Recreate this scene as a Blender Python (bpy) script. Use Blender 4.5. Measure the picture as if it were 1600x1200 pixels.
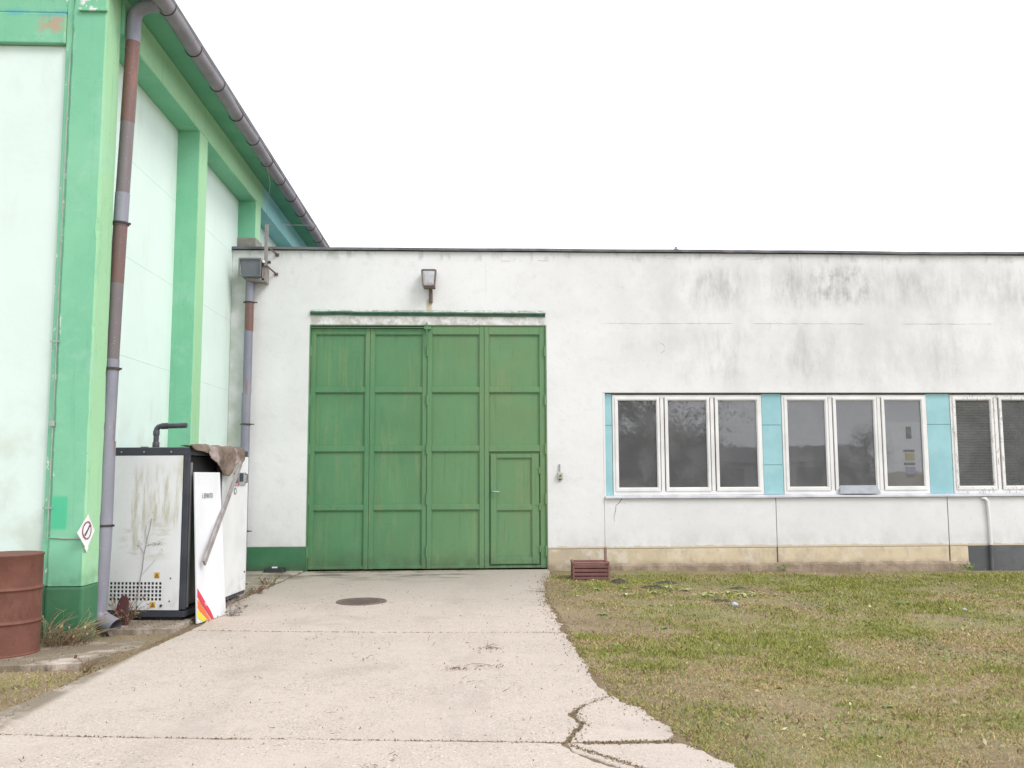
import bpy, bmesh, math, random
import numpy as np
from mathutils import Vector, Matrix, noise as mnoise

random.seed(7); rng = np.random.default_rng(7)
for o in list(bpy.data.objects): bpy.data.objects.remove(o)
S = bpy.context.scene
C = S.collection

# ------------------------------------------------------------------ camera
F_PX, YAW, PITCH, ROLL = 1380.0, .0457, .0989, -.0043
fw = Vector((math.sin(YAW)*math.cos(PITCH), math.cos(YAW)*math.cos(PITCH), math.sin(PITCH)))
rt = Vector((math.cos(YAW), -math.sin(YAW), 0)); up = rt.cross(fw)
r2 = rt*math.cos(ROLL)+up*math.sin(ROLL); u2 = up*math.cos(ROLL)-rt*math.sin(ROLL)
cd = bpy.data.cameras.new('camera'); cam = bpy.data.objects.new('camera', cd); C.objects.link(cam)
cam.matrix_world = Matrix(((r2.x, u2.x, -fw.x, 0), (r2.y, u2.y, -fw.y, 0), (r2.z, u2.z, -fw.z, 1.6), (0, 0, 0, 1)))
cd.sensor_width = 36; cd.lens = 36*F_PX/1600; cd.clip_end = 2000; cd.clip_start = .05
S.camera = cam

# ------------------------------------------------------------------ sky, sun, exposure
SUN = Vector((.62, -.50, .80)).normalized()
W = bpy.data.worlds.new('World'); S.world = W; W.use_nodes = True
wn, wl = W.node_tree.nodes, W.node_tree.links
bg = wn['Background']; bg.inputs[1].default_value = .1
sky = wn.new('ShaderNodeTexSky'); sky.sky_type = 'NISHITA'; sky.sun_disc = False
sky.sun_elevation = math.asin(SUN.z); sky.sun_rotation = math.atan2(SUN.x, SUN.y)
sky.dust_density = 6; sky.air_density = 1
tc = wn.new('ShaderNodeTexCoord'); mp = wn.new('ShaderNodeMapping'); mp.inputs['Scale'].default_value = (1.5, 1.5, 5)
wl.new(tc.outputs['Generated'], mp.inputs[0])
nz = wn.new('ShaderNodeTexNoise'); nz.inputs['Scale'].default_value = 2.2; nz.inputs['Detail'].default_value = 5
wl.new(mp.outputs[0], nz.inputs['Vector'])
cr = wn.new('ShaderNodeValToRGB'); cr.color_ramp.elements[0].position = .3; cr.color_ramp.elements[1].position = .7
cr.color_ramp.elements[0].color = (.615, .64, .69, 1); cr.color_ramp.elements[1].color = (.965, .985, 1.02, 1)
wl.new(nz.outputs['Fac'], cr.inputs[0])
sc = wn.new('ShaderNodeVectorMath'); sc.operation = 'SCALE'; sc.inputs[3].default_value = 12.5
wl.new(cr.outputs[0], sc.inputs[0])
mx = wn.new('ShaderNodeMix'); mx.data_type = 'RGBA'; mx.inputs[0].default_value = .9      # nine tenths cloud cover
wl.new(sky.outputs[0], mx.inputs[6]); wl.new(sc.outputs[0], mx.inputs[7]); wl.new(mx.outputs[2], bg.inputs[0])
sl = bpy.data.lights.new('sun', 'SUN'); sl.energy = 1.1; sl.angle = math.radians(22); sl.color = (1, .985, .96)
so = bpy.data.objects.new('sun', sl); C.objects.link(so); so.rotation_euler = (-SUN).to_track_quat('-Z', 'Y').to_euler()
so.location = (6, -6, 12)
S.view_settings.view_transform = 'Standard'; S.view_settings.look = 'None'
S.view_settings.gamma = 1; S.view_settings.exposure = .72

# ------------------------------------------------------------------ material helper
class Mat:
    def __init__(s, name, rough=.8, metal=0, spec=.5):
        s.m = bpy.data.materials.new(name); s.m.use_nodes = True
        s.n, s.l = s.m.node_tree.nodes, s.m.node_tree.links
        s.b = s.n['Principled BSDF']; s.b.inputs['Roughness'].default_value = rough
        s.b.inputs['Metallic'].default_value = metal; s.b.inputs['Specular IOR Level'].default_value = spec
        g = s.n.new('ShaderNodeNewGeometry'); s.pos = g.outputs['Position']; s.nor = g.outputs['Normal']
        t = s.n.new('ShaderNodeTexCoord'); s.obj = t.outputs['Object']
        s.xyz = None
    def put(s, sock, v):
        if isinstance(v, bpy.types.NodeSocket): s.l.new(v, sock)
        elif isinstance(v, (tuple, list)): sock.default_value = (*v, 1) if len(sock.default_value) == 4 and len(v) == 3 else v
        else: sock.default_value = v
    def map(s, vec, scale=(1, 1, 1), loc=(0, 0, 0)):
        n = s.n.new('ShaderNodeMapping'); s.l.new(vec, n.inputs[0]); n.inputs['Scale'].default_value = scale; n.inputs['Location'].default_value = loc
        return n.outputs[0]
    def noise(s, scale, detail=4, vec=None, rough=.55, dist=0):
        n = s.n.new('ShaderNodeTexNoise'); s.l.new(vec or s.pos, n.inputs['Vector'])
        n.inputs['Scale'].default_value = scale; n.inputs['Detail'].default_value = detail
        n.inputs['Roughness'].default_value = rough; n.inputs['Distortion'].default_value = dist
        return n.outputs['Fac']
    def voro(s, scale, vec=None, feature='F1', out='Distance'):
        n = s.n.new('ShaderNodeTexVoronoi'); n.feature = feature; s.l.new(vec or s.pos, n.inputs['Vector']); n.inputs['Scale'].default_value = scale
        return n.outputs[out]
    def op(s, o, a, b=0.0, clamp=False):
        n = s.n.new('ShaderNodeMath'); n.operation = o; n.use_clamp = clamp
        s.put(n.inputs[0], a); s.put(n.inputs[1], b); return n.outputs[0]
    def ss(s, v, lo, hi, a=0.0, b=1.0):
        n = s.n.new('ShaderNodeMapRange'); n.interpolation_type = 'SMOOTHSTEP'; s.put(n.inputs[0], v)
        n.inputs[1].default_value = lo; n.inputs[2].default_value = hi; n.inputs[3].default_value = a; n.inputs[4].default_value = b
        return n.outputs[0]
    def mix(s, f, a, b, blend='MIX'):
        n = s.n.new('ShaderNodeMix'); n.data_type = 'RGBA'; n.blend_type = blend
        s.put(n.inputs[0], f); s.put(n.inputs[6], a); s.put(n.inputs[7], b); return n.outputs[2]
    def comp(s, vec=None, i=0):
        n = s.n.new('ShaderNodeSeparateXYZ'); s.l.new(vec or s.pos, n.inputs[0]); return n.outputs[i]
    def band(s, v, a, b, soft):           # 1 between a and b
        return s.op('MULTIPLY', s.ss(v, a-soft, a+soft), s.ss(v, b-soft, b+soft, 1, 0))
    def mul(s, *a):
        r = a[0]
        for x in a[1:]: r = s.op('MULTIPLY', r, x)
        return r
    def bump(s, h, strength=.3, dist=.01, prev=None):
        n = s.n.new('ShaderNodeBump'); n.inputs['Strength'].default_value = strength; n.inputs['Distance'].default_value = dist
        s.l.new(h, n.inputs['Height'])
        if prev: s.l.new(prev, n.inputs['Normal'])
        s.l.new(n.outputs[0], s.b.inputs['Normal']); return n.outputs[0]
    def col(s, c): s.put(s.b.inputs['Base Color'], c); return s
    def rough(s, v): s.put(s.b.inputs['Roughness'], v); return s

def simple(name, c1, c2, scale=6, rough=.7, metal=0, bump=.15, bscale=60, bdist=.004, lo=.35, hi=.65, stretch=(1, 1, 1)):
    m = Mat(name, rough, metal); v = m.map(m.pos, stretch)
    m.col(m.mix(m.ss(m.noise(scale, 5, v), lo, hi), c1, c2))
    if bump: m.bump(m.noise(bscale, 4), bump, bdist)
    return m.m

def mk_plaster():
    m = Mat('annex_plaster', .9, spec=.25); x, z = m.comp(i=0), m.comp(i=2)
    c = m.mix(m.ss(m.noise(.9, 5), .35, .7), (.765, .763, .762), (.705, .702, .70))
    c = m.mix(m.mul(m.ss(m.noise(5, 6, rough=.7), .5, .75), .4), c, (.60, .592, .585))
    streak = m.ss(m.noise(1, 8, m.map(m.pos, (3.2, 3.2, .9)), .70), .33, .68)
    fine = m.ss(m.noise(1, 6, m.map(m.pos, (14, 14, 3.5)), .72), .30, .66, .45, 1)
    patch = m.ss(m.noise(.6, 4, m.map(m.pos, (1, 1, .5), (3.1, 0, 0))), .34, .62)
    z1 = m.mul(m.band(z, 4.40, 5.06, .18), m.ss(x, 2.2, 3.2))
    z2 = m.mul(m.band(z, 3.05, 4.02, .28), m.ss(x, 2.1, 3.0), .65)
    zz = m.op('MAXIMUM', z1, z2)
    gap = m.op('SUBTRACT', 1, m.mul(m.band(x, 4.7, 5.25, .22), .8))
    c = m.mix(m.mul(streak, patch, zz, gap, fine, .9), c, (.34, .335, .325))
    c = m.mix(m.mul(m.ss(x, 1.8, 3.4), m.ss(z, 3.0, 3.6), m.ss(m.noise(1.6, 6, m.map(m.pos, (1, 1, .6)), .65), .40, .66), .4), c, (.53, .525, .515))
    c = m.mix(m.mul(m.ss(z, .75, .35), m.ss(m.noise(3.5, 6, m.map(m.pos, (1, 1, .7)), .7), .4, .66), .4), c, (.50, .47, .43))
    c = m.mix(m.mul(m.ss(x, 1.2, 1.3), m.ss(m.op('ADD', z, m.mul(m.noise(5, 6, rough=.7), -.11)), .315, .295)), c, (.60, .51, .375))
    drip = m.mul(m.ss(m.noise(1, 4, m.map(m.pos, (30, 30, .5)), .6), .62, .72), m.ss(z, 4.3, 5.25), .35)
    c = m.mix(drip, c, (.42, .41, .39))
    mould = m.mul(m.ss(m.noise(7, 7, m.map(m.pos, (1, 1, .5)), .75), .42, .70), m.band(x, 5.75, 6.9, .35), m.band(z, 4.5, 5.1, .14), .6)
    c = m.mix(mould, c, (.19, .19, .18))
    dx = m.op('SUBTRACT', x, 3.2); dz = m.op('SUBTRACT', z, 3.68)        # chipped ring left by an old fixture
    rr = m.op('SQRT', m.op('ADD', m.mul(dx, dx), m.mul(dz, dz)))
    c = m.mix(m.mul(m.band(m.op('ADD', rr, m.mul(m.noise(18, 3), .03)), .085, .102, .008), m.ss(m.noise(9, 3), .46, .54), .6), c, (.38, .36, .34))
    c = m.mix(m.mul(m.ss(x, -3.5, -4.0), m.ss(m.noise(3, 5), .3, .65), .75), c, (.42, .47, .38))       # algae by the hall
    c = m.mix(m.mul(m.band(z, 4.03, 4.215, .03), m.band(x, -2.7, 1.25, .02), m.ss(m.noise(6, 6, rough=.7), .38, .62), .7), c, (.38, .36, .31))
    c = m.mix(m.mul(m.band(z, 4.26, 4.315, .012), m.band(x, -2.72, 1.27, .03), m.ss(m.noise(22, 6, m.map(m.pos, (.5, 1, 1)), .75), .40, .62), .7), c, (.20, .22, .19))
    c = m.mix(m.mul(m.band(m.op('ABSOLUTE', m.op('ADD', x, .72)), -.1, .045, .02), m.band(z, 4.29, 4.5, .03), .7), c, (.50, .40, .22))   # rust run under the lamp
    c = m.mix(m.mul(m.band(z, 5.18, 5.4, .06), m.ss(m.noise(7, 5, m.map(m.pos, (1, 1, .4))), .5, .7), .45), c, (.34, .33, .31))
    speck = m.mul(m.ss(m.noise(38, 2), .70, .76), .6)
    c = m.mix(speck, c, (.34, .32, .29))
    m.col(c); n = m.bump(m.noise(3.2, 5), .25, .03); m.bump(m.noise(90, 5, rough=.7), .28, .006, n)
    return m.m

def mk_hall_white():
    m = Mat('hall_white_render', .9, spec=.25); z = m.comp(i=2)
    c = m.mix(m.ss(m.noise(.8, 5), .35, .7), (.695, .82, .765), (.655, .78, .725))
    c = m.mix(m.mul(m.ss(m.noise(3, 6, m.map(m.pos, (1, 1, .35))), .55, .8), .5), c, (.58, .62, .55))
    c = m.mix(m.mul(m.ss(z, 2.6, 1.6), m.ss(m.noise(2.5, 5), .42, .66), .45), c, (.47, .50, .40))
    m.col(c); n = m.bump(m.noise(2.5, 5), .2, .03); m.bump(m.noise(110, 4, rough=.7), .3, .006, n); return m.m

def mk_hall_green():
    m = Mat('hall_green_paint', .8, spec=.3); x, y, z = m.comp(i=0), m.comp(i=1), m.comp(i=2)
    c = m.mix(m.ss(m.noise(1.3, 5), .35, .68), (.19, .50, .315), (.23, .55, .35))
    east = m.ss(m.comp(m.nor, 0), .3, .9)                                   # paler, yellower green on faces turned to +X
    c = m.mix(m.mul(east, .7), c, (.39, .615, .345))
    c = m.mix(m.mul(m.ss(m.noise(7, 6, m.map(m.pos, (1, 1, .4)), .7), .55, .75), .4), c, (.12, .40, .26))
    new = m.mul(m.band(x, -4.075, -3.93, .012), m.band(z, 1.06, 1.38, .02), m.ss(y, 8.9, 8.87))
    c = m.mix(m.mul(new, .8), c, (.06, .50, .27))
    c = m.mix(m.mul(m.ss(z, .75, .5), m.ss(m.noise(6, 5), .35, .7), .6), c, (.10, .26, .15))
    chip = m.mul(m.band(x, -4.19, -4.07, .015), m.ss(m.noise(16, 5, m.map(m.pos, (1, 1, .45)), .7), .60, .64), m.ss(y, 8.95, 8.9))
    chip2 = m.mul(m.band(x, -4.02, -3.82, .03), m.band(z, 6.33, 6.47, .02), m.ss(m.noise(11, 4), .46, .5), m.ss(y, 8.9, 8.87))
    c = m.mix(m.op('MAXIMUM', chip, chip2), c, (.74, .76, .74))
    brown = m.mul(m.band(x, -4.42, -4.17, .07), m.band(z, 6.1, 6.28, .05), m.ss(m.noise(9, 5), .40, .50), .85)
    c = m.mix(brown, c, (.46, .32, .24))
    blue = m.mul(m.band(z, 6.28, 6.36, .025), m.ss(x, -4.1, -4.16), m.ss(m.noise(6, 5), .35, .55), .8)
    c = m.mix(blue, c, (.14, .42, .42))
    speck = m.ss(m.noise(46, 2), .69, .74)
    c = m.mix(m.mul(speck, .7), c, (.07, .24, .16))
    run = m.mul(m.ss(m.noise(1, 5, m.map(m.pos, (14, 14, .6)), .65), .55, .72), .4)
    c = m.mix(run, c, (.13, .34, .235))
    c = m.mix(m.mul(m.ss(m.noise(2.2, 7, rough=.75), .5, .66), .35), c, (.34, .60, .46))
    m.col(c); n = m.bump(m.noise(4, 4), .2, .02); m.bump(m.noise(120, 4, rough=.7), .35, .006, n); return m.m

def mk_gate():
    m = Mat('gate_green_paint', .55, spec=.4); x, z = m.comp(i=0), m.comp(i=2)
    c = m.mix(m.ss(x, -2.4, 1.2), (.082, .220, .102), (.145, .25, .115))
    c = m.mix(m.mul(m.ss(m.noise(1, 6, m.map(m.pos, (1.6, 1.6, 1.1)), .65), .34, .66), .6), c, (.115, .268, .128))
    st = m.ss(m.noise(1, 6, m.map(m.pos, (11, 11, .8)), .68), .46, .70)
    c = m.mix(m.mul(st, m.ss(m.noise(1.1, 3), .35, .6), .55), c, (.215, .27, .125))
    st2 = m.ss(m.noise(1, 6, m.map(m.pos, (19, 19, 1.1), (5, 0, 0)), .68), .55, .74)
    c = m.mix(m.mul(st2, .6), c, (.065, .175, .085))
    c = m.mix(m.mul(m.ss(m.noise(30, 5, rough=.72), .58, .70), .55), c, (.065, .14, .07))
    chip = m.mul(m.ss(m.noise(9, 7, rough=.8), .64, .66), m.ss(m.noise(1.7, 3), .45, .6))
    c = m.mix(m.mul(chip, .8), c, (.20, .115, .07))
    c = m.mix(m.mul(m.ss(z, .42, .0), m.ss(m.noise(5, 6, rough=.7), .3, .62), .75), c, (.085, .13, .07))
    m.col(c); n = m.bump(m.noise(2, 3), .12, .03); m.bump(m.noise(70, 4), .12, .003, n)
    m.rough(m.ss(m.noise(4, 4), .3, .7, .48, .68)); return m.m

def mk_concrete():
    m = Mat('drive_concrete', .92, spec=.2); x, y = m.comp(i=0), m.comp(i=1)
    c = m.mix(m.ss(m.noise(.7, 6), .32, .68), (.50, .42, .365), (.445, .375, .325))
    c = m.mix(m.mul(m.ss(m.noise(7, 6, rough=.75), .42, .72), .5), c, (.35, .29, .24))
    v = m.n.new('ShaderNodeTexVoronoi'); m.l.new(m.pos, v.inputs['Vector']); v.inputs['Scale'].default_value = 42
    cc = m.n.new('ShaderNodeSeparateColor'); m.l.new(v.outputs['Color'], cc.inputs[0])
    peb = m.mul(m.ss(v.outputs['Distance'], .50, .25), m.ss(cc.outputs[0], .45, .6))
    wear = m.ss(m.noise(1.4, 4), .3, .6, .35, 1)
    c = m.mix(m.mul(peb, wear, .9), c, m.mix(cc.outputs[2], (.72, .64, .56), (.62, .50, .41)))
    pit = m.mul(m.ss(v.outputs['Distance'], .48, .2), m.ss(cc.outputs[1], .78, .86))
    c = m.mix(m.mul(pit, wear, .9), c, (.14, .105, .085))
    grit = m.ss(m.noise(120, 4, rough=.75), .36, .66)
    c = m.mix(m.mul(grit, .65), c, (.60, .525, .46))
    c = m.mix(m.mul(m.ss(m.noise(75, 4, m.map(m.pos, (1, 1, 1), (4, 2, 0)), .75), .52, .66), wear, .75), c, (.20, .155, .12))
    big = m.ss(m.noise(24, 5, m.map(m.pos, (1, 1.4, 1), (7, 3, 0)), .7), .63, .69)
    c = m.mix(m.mul(big, wear, .75), c, (.23, .165, .12))
    damp = m.ss(m.noise(.9, 5, m.map(m.pos, (1, 1.3, 1), (9, 1, 0)), .6), .54, .7)
    c = m.mix(m.mul(damp, .3), c, (.30, .255, .22))
    mud = m.mul(m.ss(x, -2.92, -3.02), m.ss(m.noise(2.2, 6, rough=.7), .30, .54), .9)
    c = m.mix(mud, c, (.175, .14, .095))
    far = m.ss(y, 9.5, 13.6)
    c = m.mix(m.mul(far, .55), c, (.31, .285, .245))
    oil = m.mul(m.ss(m.noise(1.6, 5, m.map(m.pos, (1, 2.2, 1))), .45, .62), m.ss(y, 13.0, 14.3), m.ss(x, .4, -.5), .9)
    c = m.mix(oil, c, (.10, .095, .075))
    stn = m.ss(m.noise(2.6, 7, m.map(m.pos, (1, 3, 1)), .72), .60, .74)
    c = m.mix(m.mul(stn, .5), c, (.24, .19, .145))
    oi = m.n.new('ShaderNodeObjectInfo'); c = m.mix(m.mul(oi.outputs['Random'], .22), c, (.32, .275, .245))
    tyre = m.mul(m.op('MAXIMUM', m.band(x, -2.05, -1.45, .15), m.band(x, -.35, .2, .15)), m.ss(m.noise(1.2, 6, m.map(m.pos, (2, .5, 1)), .7), .42, .66), .26)
    c = m.mix(tyre, c, (.30, .25, .215))
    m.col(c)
    n = m.bump(m.noise(9, 6, rough=.7), .35, .012)
    h = m.op('SUBTRACT', m.mul(peb, .7), pit)
    n = m.bump(h, .5, .004, n); m.bump(m.noise(190, 4, rough=.7), .45, .004, n); return m.m

def mk_soil():
    m = Mat('ground_soil_and_turf', .95, spec=.15); x, y = m.comp(i=0), m.comp(i=1)
    c = m.mix(m.ss(m.noise(1.1, 5), .38, .66), (.20, .15, .095), (.27, .21, .135))
    turf = m.ss(m.noise(.8, 5), .36, .6)
    c = m.mix(m.mul(turf, m.ss(x, 1.1, 2.2), .75), c, (.20, .20, .085))
    c = m.mix(m.mul(m.ss(m.noise(30, 5, rough=.7), .5, .7), .6), c, (.37, .29, .185))
    c = m.mix(m.mul(m.ss(m.noise(70, 3), .62, .7), .6), c, (.055, .042, .028))
    c = m.mix(m.mul(m.band(x, -3.0, .98, .05), .8), c, m.mix(m.ss(m.noise(60, 4), .4, .6), (.13, .095, .06), (.22, .165, .11)))
    m.col(c); n = m.bump(m.noise(20, 5, rough=.7), .6, .02); m.bump(m.noise(140, 3), .5, .006, n); return m.m

def mk_beige(name='plinth_beige', a=(.66, .55, .39), b=(.58, .48, .335)):
    m = Mat(name, .9, spec=.25); x, z = m.comp(i=0), m.comp(i=2)
    c = m.mix(m.ss(m.noise(1.5, 5), .35, .68), a, b)
    c = m.mix(m.mul(m.ss(x, 3.0, 1.4), .55), c, (.36, .31, .235))
    c = m.mix(m.mul(m.ss(m.noise(4, 6, m.map(m.pos, (1, 1, .6)), .72), .44, .68), .65), c, (.40, .35, .27))
    c = m.mix(m.mul(m.ss(m.noise(3, 6, m.map(m.pos, (1, 1, 1), (6, 0, 2)), .7), .52, .66), .6), c, (.70, .65, .56))
    c = m.mix(m.mul(m.ss(z, .16, .02), m.ss(m.noise(5, 5), .3, .6), .7), c, (.25, .19, .13))
    c = m.mix(m.mul(m.ss(z, .27, .33), m.ss(m.noise(16, 4), .45, .6), .5), c, (.66, .64, .60))
    m.col(c); m.bump(m.noise(40, 6, rough=.7), .4, .012); return m.m

def mk_darkgreen():
    m = Mat('plinth_green', .85, spec=.3); z = m.comp(i=2)
    c = m.mix(m.ss(m.noise(2, 5), .35, .68), (.05, .175, .085), (.075, .205, .105))
    c = m.mix(m.mul(m.ss(m.noise(9, 6, rough=.7), .5, .7), .5), c, (.085, .13, .075))
    c = m.mix(m.mul(m.ss(z, .2, .0), m.ss(m.noise(6, 5), .3, .6), .7), c, (.07, .075, .05))
    m.col(c); m.bump(m.noise(60, 5, rough=.7), .4, .008); return m.m

def mk_window_white(name, peel):
    m = Mat(name, .6)
    c = m.mix(m.ss(m.noise(3, 5), .35, .7), (.80, .79, .785), (.70, .69, .68))
    p = m.ss(m.noise(1, 7, m.map(m.pos, (26, 26, 9)), .75), .64-peel, .69-peel)
    c = m.mix(m.mul(p, .85), c, (.36, .315, .275))
    m.col(c); m.bump(p, -.3, .003); return m.m

def mk_glass():
    m = Mat('window_glass'); n, l = m.n, m.l
    n.remove(m.b)
    fr = n.new('ShaderNodeFresnel'); fr.inputs[0].default_value = 1.88
    bp = n.new('ShaderNodeBump'); bp.inputs['Strength'].default_value = .035; bp.inputs['Distance'].default_value = .02
    l.new(m.noise(2.2, 2), bp.inputs['Height'])
    g = n.new('ShaderNodeBsdfGlossy'); g.inputs['Roughness'].default_value = .015; g.inputs['Color'].default_value = (.93, .93, .95, 1); l.new(bp.outputs[0], g.inputs['Normal'])
    t = n.new('ShaderNodeBsdfTransparent'); t.inputs[0].default_value = (.93, .94, .93, 1)
    d = n.new('ShaderNodeBsdfDiffuse'); d.inputs[0].default_value = (.43, .43, .45, 1)
    m1 = n.new('ShaderNodeMixShader'); l.new(fr.outputs[0], m1.inputs[0]); l.new(t.outputs[0], m1.inputs[1]); l.new(g.outputs[0], m1.inputs[2])
    m2 = n.new('ShaderNodeMixShader'); l.new(m.ss(m.noise(3, 5), .35, .75, .17, .27), m2.inputs[0])          # dust film
    l.new(m1.outputs[0], m2.inputs[1]); l.new(d.outputs[0], m2.inputs[2])
    l.new(m2.outputs[0], n['Material Output'].inputs[0]); return m.m

def mk_pipe(name, a, b, rust, rz=None, metal=.35, rough=.5):
    m = Mat(name, rough, metal)
    c = m.mix(m.ss(m.noise(3, 5, m.map(m.pos, (1, 1, .3))), .35, .68), a, b)
    c = m.mix(m.mul(m.ss(m.noise(5, 6, m.map(m.pos, (2, 2, .25)), .7), .58-rust, .72-rust), .75), c, (.26, .13, .085))
    c = m.mix(m.mul(m.ss(m.noise(60, 3), .64, .72), .5), c, (.5, .5, .52))
    m.col(c); m.bump(m.noise(25, 4), .12, .004); return m.m

def mk_cabinet():
    m = Mat('cabinet_white_enamel', .42, spec=.5); v = m.obj; x, y, z = m.comp(v, 0), m.comp(v, 1), m.comp(v, 2)
    c = m.mix(m.ss(m.noise(2, 5, v), .35, .7), (.76, .765, .775), (.70, .705, .715))
    front = m.ss(y, .01, .0)
    sm = m.ss(m.noise(1, 6, m.map(v, (15, 1, 2.2)), .62), .42, .66)
    zone = m.mul(m.band(x, -.62, -.04, .06), m.band(z, 1.0, 1.62, .12))
    zone2 = m.mul(m.band(x, -.66, -.42, .05), m.band(z, .75, 1.45, .14))
    hb = m.mul(m.ss(m.noise(1, 5, m.map(v, (3, 1, 11)), .6), .48, .62), m.band(x, -.7, -.2, .1), m.band(z, .68, 1.05, .08))
    a = m.op('MAXIMUM', m.mul(sm, m.op('MAXIMUM', zone, zone2)), m.mul(hb, .9))
    c = m.mix(m.mul(a, front, .62), c, (.38, .36, .21))
    c = m.mix(m.mul(m.ss(x, -.16, -.06), m.ss(z, 1.3, 1.75), front, m.ss(m.noise(5, 4, v), .35, .6), .5), c, (.45, .43, .22))
    c = m.mix(m.mul(m.ss(z, .45, .12), m.ss(m.noise(7, 5, v), .4, .65), .4), c, (.44, .41, .36))
    c = m.mix(m.mul(m.ss(m.noise(40, 4, v), .66, .72), .4), c, (.40, .38, .34))
    m.col(c); m.bump(m.noise(2.5, 3, v), .08, .02); m.rough(m.ss(m.noise(5, 4, v), .3, .7, .34, .55)); return m.m

def mk_rust(name, a, b, d):
    m = Mat(name, .75, .15)
    c = m.mix(m.ss(m.noise(4, 6, rough=.7), .35, .68), a, b)
    c = m.mix(m.mul(m.ss(m.noise(11, 6, m.map(m.pos, (1, 1, .5)), .75), .52, .7), .7), c, d)
    m.col(c); m.bump(m.noise(45, 5, rough=.7), .35, .006); return m.m

def mk_attr(name, rough=.8, trans=0):
    m = Mat(name, rough, spec=.25); a = m.n.new('ShaderNodeAttribute'); a.attribute_name = 'Col'
    m.l.new(a.outputs['Color'], m.b.inputs['Base Color']); return m.m

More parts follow.
